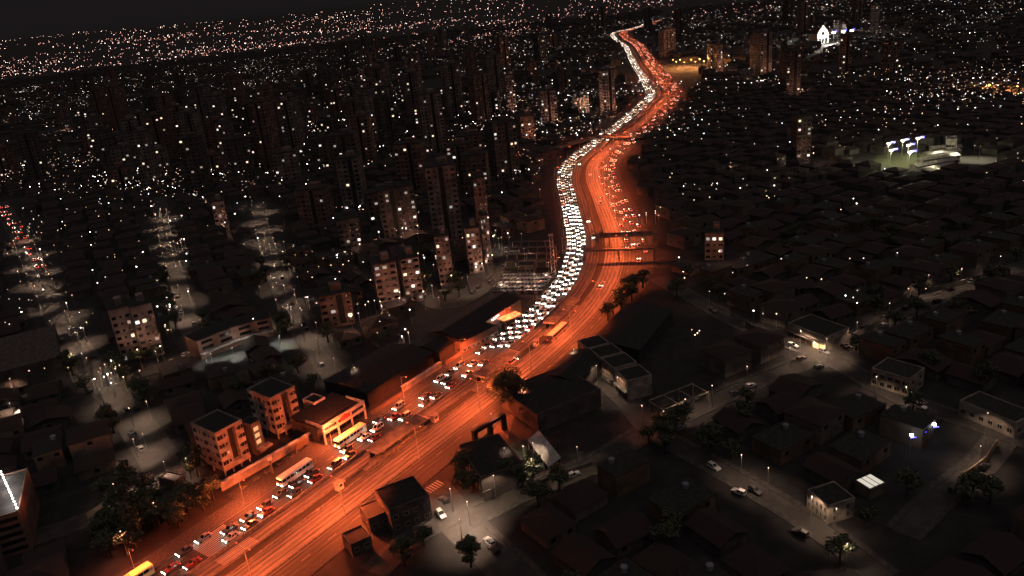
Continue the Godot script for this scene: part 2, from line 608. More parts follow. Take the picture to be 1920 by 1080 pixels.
func block(called: String, label: String, cat: String, a: Vector2, b: Vector2, depth: float, h: float, wall: Material, roof: Material, rows := [], cols := 0, side_cols := 0, ww := 1.2, wh := 1.2, lit := []) -> Node3D:
	var q := lot(a, b, depth)
	var t := thing(called, label, cat, q.p, q.yaw)
	var wl := part(t, "wall", Shape.new().box(Vector3(0, h / 2, 0), Vector3(q.w, h, depth)).mesh(), wall)
	var rf := part(t, "roof", Shape.new().box(Vector3(0, h + 0.12, 0), Vector3(q.w - 0.5, 0.24, depth - 0.5)).mesh(), roof)
	var pr := Shape.new()
	for s in [-1.0, 1.0]:
		pr.box(Vector3(0, h + 0.35, s * (depth / 2 - 0.12)), Vector3(q.w + 0.1, 0.7, 0.3))
		pr.box(Vector3(s * (q.w / 2 - 0.12), h + 0.34, 0), Vector3(0.3, 0.68, depth - 0.4))
	part(rf, "parapet", pr.mesh(), wall)
	if cols:
		window_grid(wl, q.w, depth, rows, cols, side_cols, ww, wh, lit, mat("window_frame"))
	return t


# a tower seen from afar: wall, floor bands, windows in one joined part, the lit ones each a part
func tower(x: float, z: float, h: float, w: float, d: float, yaw: float, wall: Material, tone: String, n_lit: int, balcony := false) -> void:
	blocked.append([Vector2(x, z), maxf(w, d) * 0.7])
	var floors := int(h / 3.0)
	var t := thing("tower_block", "%s tower of %d floors, %s" % [tone, floors, by_mark(Vector2(x, z), "tower")], "tower block", Vector3(x, 0, z), yaw, "towers among the dark blocks")
	var wl := part(t, "wall", Shape.new().box(Vector3(0, h / 2, 0), Vector3(w, h, d)).mesh(), wall)
	var rf := part(t, "roof", Shape.new().box(Vector3(0, h + 0.3, 0), Vector3(w + 0.4, 0.6, d + 0.4)).mesh(), mat("roof_dark"))
	part(rf, "lift_house", Shape.new().box(Vector3(w * 0.1, h + 2.0, 0), Vector3(w * 0.35, 2.8, d * 0.4)).mesh(), wall)
	if Vector2(x, z).length() > 1300:
		n_lit = mini(n_lit, 3)
	var cols := maxi(3, int(w / 3.0))
	var pw := w / cols
	var win := Shape.new()
	var ledge := Shape.new()
	var style := rng.randi() % 3
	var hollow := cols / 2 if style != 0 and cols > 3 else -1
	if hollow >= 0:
		part(wl, "shade_strip", Shape.new().box(Vector3((hollow + 0.5) * pw - w / 2, h / 2 + 0.5, d / 2), Vector3(pw * 0.8, h - 2.0, 0.3)).mesh(), mat("roof_black"))  # black strip on the flat front, painting the shade of a recess
	for f in floors:
		var y := (f + 0.55) * 3.0
		for c in cols:
			if c != hollow:
				var wide := 0.62 if (c + style) % 2 == 0 else 0.34
				win.box(Vector3((c + 0.5) * pw - w / 2, y, d / 2 + 0.02), Vector3(pw * wide, 1.35 if wide > 0.5 else 0.9, 0.12))
		for c in maxi(2, int(d / 3.5)):
			for s in [-1.0, 1.0]:
				win.box(Vector3(s * (w / 2 + 0.02), y, (c + 0.5) * d / maxi(2, int(d / 3.5)) - d / 2), Vector3(0.12, 1.3, 1.3))
		if balcony:
			for s in [-1.0, 1.0]:
				ledge.box(Vector3(s * w * 0.27, y - 0.95, d / 2 + 0.55), Vector3(w * 0.36, 0.95, 1.1))
		ledge.box(Vector3(0, (f + 1) * 3.0 - 0.1, 0), Vector3(w + 0.16, 0.2, d + 0.16))
	part(wl, "window_rows", win.mesh(), mat("night_glass")).set_meta("kind", "stuff")
	part(wl, "floor_ledges", ledge.mesh(), wall).set_meta("kind", "stuff")
	var used := {}
	for k in n_lit:
		var cell := Vector2i(rng.randi() % cols, rng.randi() % floors)
		if used.has(cell):
			continue
		used[cell] = true
		var key := "litwin%.1f" % snappedf(pw * 0.5, 0.3)
		if not meshes.has(key):
			meshes[key] = Shape.new().box(Vector3.ZERO, Vector3(snappedf(pw * 0.5, 0.3), 1.35, 0.1)).mesh()
		var side := rng.randf() < 0.2
		var at := Vector3((cell.x + 0.5) * pw - w / 2, (cell.y + 0.55) * 3.0, d / 2 + 0.06)
		part(wl, "lit_window", meshes[key], glow("window_" + ["white", "yellow", "pink"][k % 3] + str(k % 2), [Color(1, 0.95, 0.85), Color(1, 0.78, 0.5), Color(1, 0.7, 0.62)][k % 3], 0.09 + 0.3 * float(k % 2)), at)


func make_house(kind: int) -> Node3D:
	var w: float = [9.0, 11.0, 8.0, 12.0, 10.0, 14.0][kind]
	var d: float = [11.0, 9.0, 12.0, 12.0, 14.0, 10.0][kind]
	var h: float = [3.4, 3.6, 6.4, 6.6, 3.8, 4.6][kind]
	var t := thing("house", "", "house", Vector3(0, -60, 0), 0.0, "low houses between the streets")
	t.set_meta("stem", "house")
	var wm: Material = mat(["wall_pale", "wall_grey", "wall_ochre"][kind % 3])
	var wl := part(t, "wall", Shape.new().box(Vector3(0, h / 2, 0), Vector3(w, h, d)).mesh(), wm)
	var sh := Shape.new()
	if kind in [0, 3]:
		part(t, "roof", sh.hip(w, d, h, 1.7, 0.5).mesh(), mat("roof_tile"))
	elif kind in [1, 4]:
		part(t, "roof", sh.gable(w, d, h, 1.9, 0.5).mesh(), mat("roof_tile"))
	else:
		var rf := part(t, "roof", sh.box(Vector3(0, h + 0.1, 0), Vector3(w + 0.3, 0.2, d + 0.3)).mesh(), mat("roof_dark"))
		part(rf, "water_tank", Shape.new().lathe([[0.0, h + 0.2], [0.8, h + 0.2], [0.9, h + 1.5], [0.3, h + 1.7], [0.0, h + 1.7]], 8, Vector3(w * 0.25, 0, -d * 0.2)).mesh(), mat("tank"))
	if not meshes.has("hwin"):
		meshes["hwin"] = Shape.new().box(Vector3.ZERO, Vector3(1.5, 1.2, 0.1)).mesh()
		meshes["hdoor"] = Shape.new().box(Vector3.ZERO, Vector3(1.0, 2.1, 0.1)).mesh()
	part(wl, "door", meshes.hdoor, mat("door_wood"), Vector3(-w * 0.05, 1.06, d / 2 + 0.03))
	for s in [-1.0, 1.0]:
		part(wl, "window", meshes.hwin, mat("night_glass"), Vector3(s * w * 0.3, h - 1.5, d / 2 + 0.03))
	part(wl, "window", meshes.hwin, mat("night_glass"), Vector3(w / 2 + 0.03, h - 1.5, 0), PI / 2)
	return t


const ROOF_WORDS := ["hip-roofed tiled", "gabled tiled", "flat-roofed two-storey", "hip-roofed two-storey", "long gabled", "flat-roofed"]


func make_tree(called: String, r: float, h: float, seed_: int, leaf: Material, n_leaf: int) -> Node3D:
	var g := RandomNumberGenerator.new()
	g.seed = seed_
	var t := thing(called, "", "tree", Vector3(0, -70, 0), 0.0, "")
	t.set_meta("stem", called)
	var tr := Shape.new()
	tr.bar(Vector3.ZERO, Vector3(0.1, h * 0.5, 0), 0.5, 0.3)
	var lobes := []
	for k in 9:
		var a := TAU * k / 9 + g.randf() * 0.6
		var rr := r * g.randf_range(0.25, 0.7)
		var c := Vector3(cos(a) * rr, h * g.randf_range(0.55, 0.95), sin(a) * rr)
		lobes.append([c, r * g.randf_range(0.3, 0.5)])
		tr.bar(Vector3(0.05, h * 0.42, 0), c, 0.2, 0.06)
	lobes.append([Vector3(0, h * 0.85, 0), r * 0.5])
	part(t, "trunk", tr.mesh(), mat("bark"))
	var cr := Shape.new()
	for k in n_leaf:
		var lb: Array = lobes[k % lobes.size()]
		var dir := Vector3(g.randfn(), g.randfn() * 0.8 + 0.2, g.randfn()).normalized()
		var c: Vector3 = lb[0] + dir * lb[1] * g.randf_range(0.55, 1.08)
		var u := Vector3(g.randfn(), g.randfn() * 0.5, g.randfn()).normalized() * g.randf_range(0.22, 0.5)
		var w := dir.cross(u).normalized() * g.randf_range(0.16, 0.36)
		cr.quad(c - u, c + w, c + u, c - w)
	part(t, "crown", cr.mesh(), leaf)
	return t


func band_wall(called: String, label: String, pts: PackedVector2Array, h: float, th: float, m: Material, cap: Material = null) -> void:
	var o := thing(called, label, "wall", Vector3.ZERO)
	o.set_meta("kind", "thing")
	for i in pts.size() - 1:
		var d := pts[i + 1] - pts[i]
		var sec := part(o, "wall_section", Shape.new().box(Vector3(0, h / 2, 0), Vector3(d.length() - 0.02, h, th)).mesh(), m, v3((pts[i] + pts[i + 1]) / 2), atan2(-d.y, d.x))
		if cap:
			part(sec, "coping", Shape.new().box(Vector3(0, h + 0.08, 0), Vector3(d.length(), 0.16, th + 0.9), 0, 0.85).mesh(), cap)


# ================================================================ the scene
func _ready() -> void:
	rng.seed = 20
	# camera, sky, the faint glow of the clouded night, exposure
	var cam := Camera3D.new()
	cam.name = "camera"
	cam.basis = Basis(Vector3.RIGHT, deg_to_rad(-20.5)) * Basis(Vector3.BACK, deg_to_rad(-5.71))
	cam.position = Vector3(0, 130, 0)
	cam.fov = 39.83
	cam.near = 1.0
	cam.far = 80000.0
	add_child(cam)
	var env := Environment.new()
	env.background_mode = Environment.BG_SKY
	env.sky = Sky.new()
	var sky := ProceduralSkyMaterial.new()
	sky.sky_top_color = Color(0.0024, 0.0020, 0.0022).linear_to_srgb()
	sky.sky_horizon_color = Color(0.0026, 0.0021, 0.0022).linear_to_srgb()
	sky.ground_bottom_color = Color(0.001, 0.001, 0.001).linear_to_srgb()
	sky.ground_horizon_color = Color(0.0022, 0.0018, 0.002).linear_to_srgb()
	env.sky.sky_material = sky
	env.tonemap_mode = Environment.TONE_MAPPER_LINEAR
	env.tonemap_exposure = 4.0
	env.sdfgi_enabled = true
	env.ssao_enabled = true
	env.ssil_enabled = true
	var we := WorldEnvironment.new()
	we.name = "night_environment"
	we.environment = env
	add_child(we)
	var moon := DirectionalLight3D.new()
	moon.name = "night_sky_glow"
	moon.light_color = Color(1.0, 0.8, 0.8).linear_to_srgb()
	moon.light_energy = 0.021
	moon.light_angular_distance = 80.0
	moon.shadow_enabled = true
	moon.basis = Basis.from_euler(Vector3(deg_to_rad(-70), deg_to_rad(35), 0))
	add_child(moon)

	materials()
	small_meshes()
	build_path()
	marks = [
		["lit crossroads", Vector2(106.0, -250.1)], ["portal building", Vector2(-58.5, -229.1)], ["brown side-street square", Vector2(-18.8, -175.3)], ["big dark warehouse", Vector2(-14.9, -312.8)],
		["curved apartment slab", Vector2(-118.5, -315.8)], ["left street junction", Vector2(-160.4, -280.7)], ["footbridge", Vector2(63.4, -395.3)], ["floodlit sports ground", Vector2(269.2, -514.7)],
		["car park", Vector2(4.9, -346.3)], ["red side-street corner", Vector2(38.4, -213.7)], ["white slab trio", Vector2(92.3, -857.5)], ["lamp-topped tower", Vector2(300.8, -1393.4)],
		["beige wall bend", Vector2(119.5, -177.1)], ["church", Vector2(543.3, -1339.3)], ["striped market hall", Vector2(-208.0, -315.2)], ["avenue's far bend", Vector2(198.3, -896.1)],
		["red tail-light queue", Vector2(-328.2, -530.1)], ["twin towers", Vector2(-158.8, -311.8)], ["red-lit balcony towers", Vector2(-52.3, -344.9)], ["upper-left street", Vector2(-219.7, -499.4)], ["left-edge lamp row", Vector2(-163.1, -219.9)],
	]
	setting()
	avenue_furniture()
	near_left()
	near_right()
	middle_left()
	far_landmarks()
	traffic()
	lamps()
	houses_and_trees()
	city_lights()


func materials() -> void:
	mat("earth", Color(0.02, 0.018, 0.017), 0.95, "rough", 0.03)
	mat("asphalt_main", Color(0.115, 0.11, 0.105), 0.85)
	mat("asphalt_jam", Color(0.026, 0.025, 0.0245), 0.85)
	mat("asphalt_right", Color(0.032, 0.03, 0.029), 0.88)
	mat("asphalt_side", Color(0.05, 0.046, 0.04), 0.9, "stain", 0.05)
	mat("pavement", Color(0.06, 0.057, 0.053), 0.9, "rough", 0.2)
	mat("concrete", Color(0.2, 0.19, 0.175), 0.85, "rough", 0.15)
	mat("concrete_dark", Color(0.07, 0.065, 0.06), 0.9, "rough", 0.15)
	mat("verge", Color(0.05, 0.045, 0.035), 1.0, "grain", 0.3)
	mat("station_roof", Color(0.17, 0.155, 0.14), 0.8, "rough", 0.05)
	mat("zebra", Color(0.22, 0.21, 0.2), 0.8)
	mat("white_line", Color(0.4, 0.39, 0.36), 0.8, "grain", 0.6)
	mat("wall_pale", Color(0.15, 0.13, 0.11), 0.9, "stain", 0.08)
	mat("wall_grey", Color(0.09, 0.085, 0.08), 0.9, "stain", 0.08)
	mat("wall_ochre", Color(0.13, 0.09, 0.06), 0.9, "stain", 0.08)
	mat("wall_white", Color(0.55, 0.52, 0.48), 0.85, "stain", 0.1)
	mat("wall_dim", Color(0.1, 0.085, 0.075), 0.9, "stain", 0.08)
	mat("wall_tower", Color(0.26, 0.21, 0.19), 0.9, "stain", 0.05)
	mat("wall_brick", Color(0.2, 0.12, 0.09), 0.9, "stain", 0.06)
	mat("wall_front", Color(0.3, 0.27, 0.24), 0.85, "stain", 0.12)
	mat("wall_balcony", Color(0.3, 0.22, 0.19), 0.9, "stain", 0.06)
	mat("wall_tower2", Color(0.2, 0.165, 0.15), 0.9, "stain", 0.05)
	mat("wall_brick2", Color(0.2, 0.125, 0.1), 0.9, "stain", 0.06)
	mat("roof_dark", Color(0.026, 0.024, 0.024), 0.95, "rough", 0.1)
	mat("roof_black", Color(0.02, 0.019, 0.019), 0.95, "rough", 0.1)
	mat("roof_tile", Color(0.045, 0.028, 0.022), 0.95, "grain", 0.25)
	mat("roof_sheet", Color(0.3, 0.28, 0.26), 0.7, "stain", 0.15)
	mat("night_glass", Color(0.012, 0.013, 0.015), 0.25)
	mat("window_frame", Color(0.2, 0.18, 0.16), 0.6)
	mat("car_glass", Color(0.01, 0.011, 0.013), 0.15)
	mat("rubber", Color(0.02, 0.02, 0.02), 0.9)
	mat("tank", Color(0.12, 0.14, 0.16), 0.7)
	mat("door_wood", Color(0.07, 0.04, 0.025), 0.8)
	mat("bark", Color(0.06, 0.045, 0.03), 1.0, "grain", 0.8)
	metal("lamp_steel", Color(0.22, 0.22, 0.22), 0.5)
	metal("rail_steel", Color(0.3, 0.28, 0.27), 0.5)
	for k in [["leaf_dark", Color(0.026, 0.036, 0.016)], ["leaf_mid", Color(0.034, 0.044, 0.02)], ["leaf_dry", Color(0.09, 0.06, 0.045)]]:
		var m := mat(k[0], k[1], 0.7)
		m.backlight_enabled = true
		m.backlight = Color(0.12, 0.12, 0.05)
		m.cull_mode = BaseMaterial3D.CULL_DISABLED
	# wheel tracks, patches and oil streaks that run along the lanes
	var f := FastNoiseLite.new()
	f.seed = 5
	f.frequency = 0.05
	var im := Image.create(128, 1024, false, Image.FORMAT_RGB8)
	for y in 1024:
		for x in 128:
			var a := f.get_noise_2d(x * 3.1, y * 0.09) * 0.5 + 0.5
			var b := f.get_noise_2d(x * 0.9 + 400.0, y * 0.35) * 0.5 + 0.5
			var c := f.get_noise_2d(x * 7.0 + 900.0, y * 4.0) * 0.5 + 0.5
			var t := 0.5 + 0.5 * cos(TAU * x / 128.0 * 4.0)
			var k := clampf(0.16 + 0.8 * a + 0.4 * b + 0.28 * c - 0.3 * t, 0.2, 1.0)
			im.set_pixel(x, y, Color(k, k, k))
	var tex := ImageTexture.create_from_image(im)
	for n in ["asphalt_main", "asphalt_jam", "asphalt_right"]:
		mats[n].albedo_texture = tex
		mats[n].uv1_scale = Vector3(1.0 / 7.0, 1.0 / 150.0, 1)


func small_meshes() -> void:
	meshes.pole12 = Shape.new().lathe([[0.17, 0.0], [0.15, 0.4], [0.11, 0.42], [0.07, 11.5]], 8).mesh()
	meshes.pole9 = Shape.new().lathe([[0.15, 0.0], [0.13, 0.4], [0.1, 0.42], [0.06, 8.6]], 8).mesh()
	meshes.globe = Shape.new().lathe([[0.05, -0.22], [0.2, -0.1], [0.22, 0.02], [0.14, 0.18], [0.0, 0.22]], 8).mesh()
	meshes.small_globe = Shape.new().lathe([[0.04, -0.14], [0.13, -0.06], [0.14, 0.02], [0.08, 0.12], [0.0, 0.14]], 8).mesh()
	meshes.head = Shape.new().box(Vector3.ZERO, Vector3(0.46, 0.28, 0.05)).mesh()
	meshes.bus_head = Shape.new().box(Vector3.ZERO, Vector3(0.42, 0.26, 0.06)).mesh()
	meshes.tail = Shape.new().box(Vector3.ZERO, Vector3(0.3, 0.2, 0.05)).mesh()
	meshes.pillar = Shape.new().box(Vector3.ZERO, Vector3(0.09, 0.94, 0.12)).mesh()
	var w := Shape.new()
	for k in 10:
		var a := TAU * k / 10
		var b := TAU * (k + 1) / 10
		var p := func(q: float, x: float) -> Vector3: return Vector3(x, sin(q) * 0.31, cos(q) * 0.31)
		w.quad(p.call(a, -0.1), p.call(a, 0.1), p.call(b, 0.1), p.call(b, -0.1))
		for s in [-0.1, 0.1]:
			w.tri(Vector3(s, 0, 0), p.call(a, s), p.call(b, s))
	meshes.wheel = w.mesh()
	var bw := Shape.new()
	for k in 12:
		var a := TAU * k / 12
		var b := TAU * (k + 1) / 12
		var p := func(q: float, x: float) -> Vector3: return Vector3(x, sin(q) * 0.48, cos(q) * 0.48)
		bw.quad(p.call(a, -0.15), p.call(a, 0.15), p.call(b, 0.15), p.call(b, -0.15))
		for s in [-0.15, 0.15]:
			bw.tri(Vector3(s, 0, 0), p.call(a, s), p.call(b, s))
	meshes.bus_wheel = bw.mesh()


func setting() -> void:
	struct("ground", PlaneMesh.new(), mat("earth"))
	var g: MeshInstance3D = get_child(get_child_count() - 1)
	(g.mesh as PlaneMesh).size = Vector2(120000, 120000)
	var end := 2600.0
	corridors.append([path_p, 28.0])
	var few := PackedVector2Array()
	for i in range(0, path_p.size(), 8):
		few.append(path_p[i])
	corridors[0][0] = few
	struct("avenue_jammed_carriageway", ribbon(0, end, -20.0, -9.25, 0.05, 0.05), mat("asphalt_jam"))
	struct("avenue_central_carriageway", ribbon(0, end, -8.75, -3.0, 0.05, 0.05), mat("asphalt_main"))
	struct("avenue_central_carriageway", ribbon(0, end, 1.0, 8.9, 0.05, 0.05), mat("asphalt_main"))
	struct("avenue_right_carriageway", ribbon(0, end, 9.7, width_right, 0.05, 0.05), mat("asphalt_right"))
	struct("pavement", ribbon(0, 228, -26.0, -20.0, 0.17, 0.0), mat("pavement"))
	struct("pavement", ribbon(228, end, -24.0, -20.0, 0.17, 0.0), mat("pavement_dark", Color(0.04, 0.037, 0.035), 0.9, "rough", 0.2))  # darker pavement colour stands in for the missing lamp light
	struct("pavement", ribbon(0, end, width_right, func(s): return width_right(s) + 3.0, 0.17, 0.0), mat("pavement_dark", Color(0.05, 0.047, 0.044), 0.9, "rough", 0.2))
	struct("road_median", ribbon(0, end, -3.0, 1.0, 0.2, 0.0), mat("verge"))
	struct("road_median", ribbon(0, end, 8.9, 9.7, 0.25, 0.0), mat("concrete_dark"))  # raised divider, its dark tone also paints the kerb's shadow line
	# the low walls that part the carriageways
	for k in [[-9.25, -8.75, 0.75, "jammed lanes and the empty central lanes"], [-3.0, -2.7, 0.6, "central lanes and the near edge of the median"], [0.7, 1.0, 0.6, "median and the outer central lanes"]]:
		var b := solo("barrier_wall", ribbon(0, 1500, k[0], k[1], k[2] + 0.2, 0.0), mat("concrete"), "long low concrete barrier between %s" % k[3], "barrier")
		b.set_meta("kind", "thing")
	# lane lines
	for k in [[-16.2, 0], [-12.8, 0], [4.9, 0], [-5.9, 0], [12.9, 0], [-19.7, 1], [-9.6, 1], [-8.4, 1], [-3.35, 1], [1.3, 1], [8.6, 1], [10.0, 1]]:
		var sh := Shape.new()
		var s := 0.0
		while s < 900.0:
			var e: float = s + (3.0 if k[1] == 0 else 12.0)
			sh.quad(along(s, k[0] - 0.07, 0.058), along(s, k[0] + 0.07, 0.058), along(e, k[0] + 0.07, 0.058), along(e, k[0] - 0.07, 0.058))
			s += 9.0 if k[1] == 0 else 12.0
		struct("road_lane_line", sh.mesh(), mat("white_line"))
	# crossings: every stripe a piece
	var x0 := struct("road_crossing", ribbon(86, 101, -19.5, -9.5, 0.056, 0.056), mat("asphalt_jam"))
	for k in 13:
		part(x0, "stripe", ribbon(88 - 0.0, 99, -18.9 + k * 0.74, -18.52 + k * 0.74, 0.062, 0.062, 5.5), mat("zebra"))
	var x1 := struct("road_crossing", ribbon(86, 101, -8.2, -3.4, 0.056, 0.056), mat("asphalt_main"))
	for k in 6:
		part(x1, "stripe", ribbon(88, 99, -7.9 + k * 0.74, -7.52 + k * 0.74, 0.062, 0.062, 5.5), mat("zebra"))
	var za := Vector2(-30.4, -190.4)
	var zb := Vector2(-25.7, -195.3)
	var zd := (zb - za).normalized()
	var zn := Vector2(-zd.y, zd.x)
	var x2 := struct("road_crossing", Shape.new().prism(PackedVector2Array([za + zn * 1.7, zb + zn * 1.7, zb - zn * 1.7, za - zn * 1.7]), 0.044, 0.044).mesh(), mat("asphalt_side"))
	for k in 7:
		var q := za.lerp(zb, (k + 0.5) / 7.0)
		part(x2, "stripe", Shape.new().prism(PackedVector2Array([q + zn * 1.6 - zd * 0.25, q + zn * 1.6 + zd * 0.25, q - zn * 1.6 + zd * 0.25, q - zn * 1.6 - zd * 0.25]), 0.05, 0.05).mesh(), mat("zebra"))
	# side streets
	for k in [
		["street", 8.0, [Vector2(-28.9, -192.7), Vector2(-19.0, -174.2), Vector2(-6.7, -155.0), Vector2(4.1, -134.8)]],
		["street", 6.0, [Vector2(-19.1, -176.5), Vector2(-1.2, -187.2), Vector2(17.9, -196.6), Vector2(38.1, -212.2), Vector2(51.6, -220.4), Vector2(74.5, -233.7), Vector2(106.0, -250.1), Vector2(147.4, -276.3), Vector2(205.3, -307.1), Vector2(238.5, -319.4)]],
		["street", 5.0, [Vector2(20.9, -268.5), Vector2(34.6, -229.8), Vector2(38.1, -212.2), Vector2(55.8, -183.3), Vector2(70.0, -157.1), Vector2(76.3, -140.3)]],
		["street", 5.5, [Vector2(66.6, -342.8), Vector2(89.9, -276.3), Vector2(106.0, -250.1), Vector2(117.5, -216.2), Vector2(131.9, -195.5), Vector2(140.3, -182.6)]],
		["street", 5.0, [Vector2(86.9, -154.4), Vector2(106.8, -169.6), Vector2(118.9, -177.3), Vector2(127.1, -184.4), Vector2(134.8, -191.4)]],
		["street", 8.5, [Vector2(-100.7, -197.0), Vector2(-117.8, -223.3), Vector2(-142.7, -258.3), Vector2(-165.7, -288.6), Vector2(-200.7, -335.7), Vector2(-258.8, -421.6), Vector2(-334.6, -538.6), Vector2(-431.2, -681.6)]],
		["street", 6.0, [Vector2(-136.0, -314.5), Vector2(-155.5, -355.6), Vector2(-191.9, -437.6), Vector2(-224.9, -513.3), Vector2(-275.5, -636.5)]],
		["street", 6.5, [Vector2(-57.6, -248.8), Vector2(-69.5, -272.1), Vector2(-84.0, -302.1), Vector2(-99.0, -334.5), Vector2(-116.0, -380.8), Vector2(-148.8, -475.2), Vector2(-181.7, -581.4)]],
		["street", 5.0, [Vector2(-163.4, -284.9), Vector2(-140.3, -299.8), Vector2(-136.8, -312.0)]],
		["street", 4.5, [Vector2(-61.7, -254.8), Vector2(-54.1, -270.0), Vector2(-44.2, -283.6), Vector2(-35.3, -295.7)]],
		["street", 5.5, [Vector2(-55.4, -391.3), Vector2(-46.3, -357.3), Vector2(-31.8, -332.7), Vector2(-19.9, -339.4), Vector2(-11.2, -358.2), Vector2(-1.6, -379.0), Vector2(0.9, -414.3)]],
		["street", 5.0, [Vector2(-139.8, -187.5), Vector2(-129.0, -192.9), Vector2(-121.8, -199.2), Vector2(-113.1, -211.2)]],
		["street", 4.5, [Vector2(-40.7, -159.0), Vector2(-32.5, -170.9), Vector2(-21.7, -179.2)]],
	]:
		var pts := dense(PackedVector2Array(k[2]), 6.0)
		corridors.append([pts, k[1] / 2 + 2.0])
		var y: float = 0.02 + 0.004 * taken.get("street", 0)
		struct("street", street_mesh(pts, 0, k[1], y, y), mat("asphalt_side"))
		for s in [-1.0, 1.0]:
			struct("street_kerb", street_mesh(pts, s * (k[1] / 2 + 0.9), 1.8, 0.13 + 0.001 * taken.get("street_kerb", 0), 0.0), mat("pavement_side", Color(0.055, 0.05, 0.045), 0.9, "stain", 0.2))
	struct("street_square", Shape.new().prism(PackedVector2Array([Vector2(-24.3, -189.4), Vector2(-16.7, -182.4), Vector2(-12.4, -177.7), Vector2(-13.8, -168.0), Vector2(-18.8, -164.6), Vector2(-23.2, -173.8), Vector2(-27.1, -184.9)]), 0.09, 0.09).mesh(), mat("asphalt_side"))
	struct("street_square", Shape.new().prism(PackedVector2Array([Vector2(92.0, -242.6), Vector2(107.6, -258.8), Vector2(122.5, -257.5), Vector2(117.1, -241.1), Vector2(103.0, -240.2)]), 0.091, 0.091).mesh(), mat("asphalt_side"))
	struct("street_square", Shape.new().prism(PackedVector2Array([Vector2(35.0, -217.6), Vector2(43.4, -217.6), Vector2(44.0, -207.9), Vector2(35.9, -205.4)]), 0.092, 0.092).mesh(), mat("asphalt_side"))


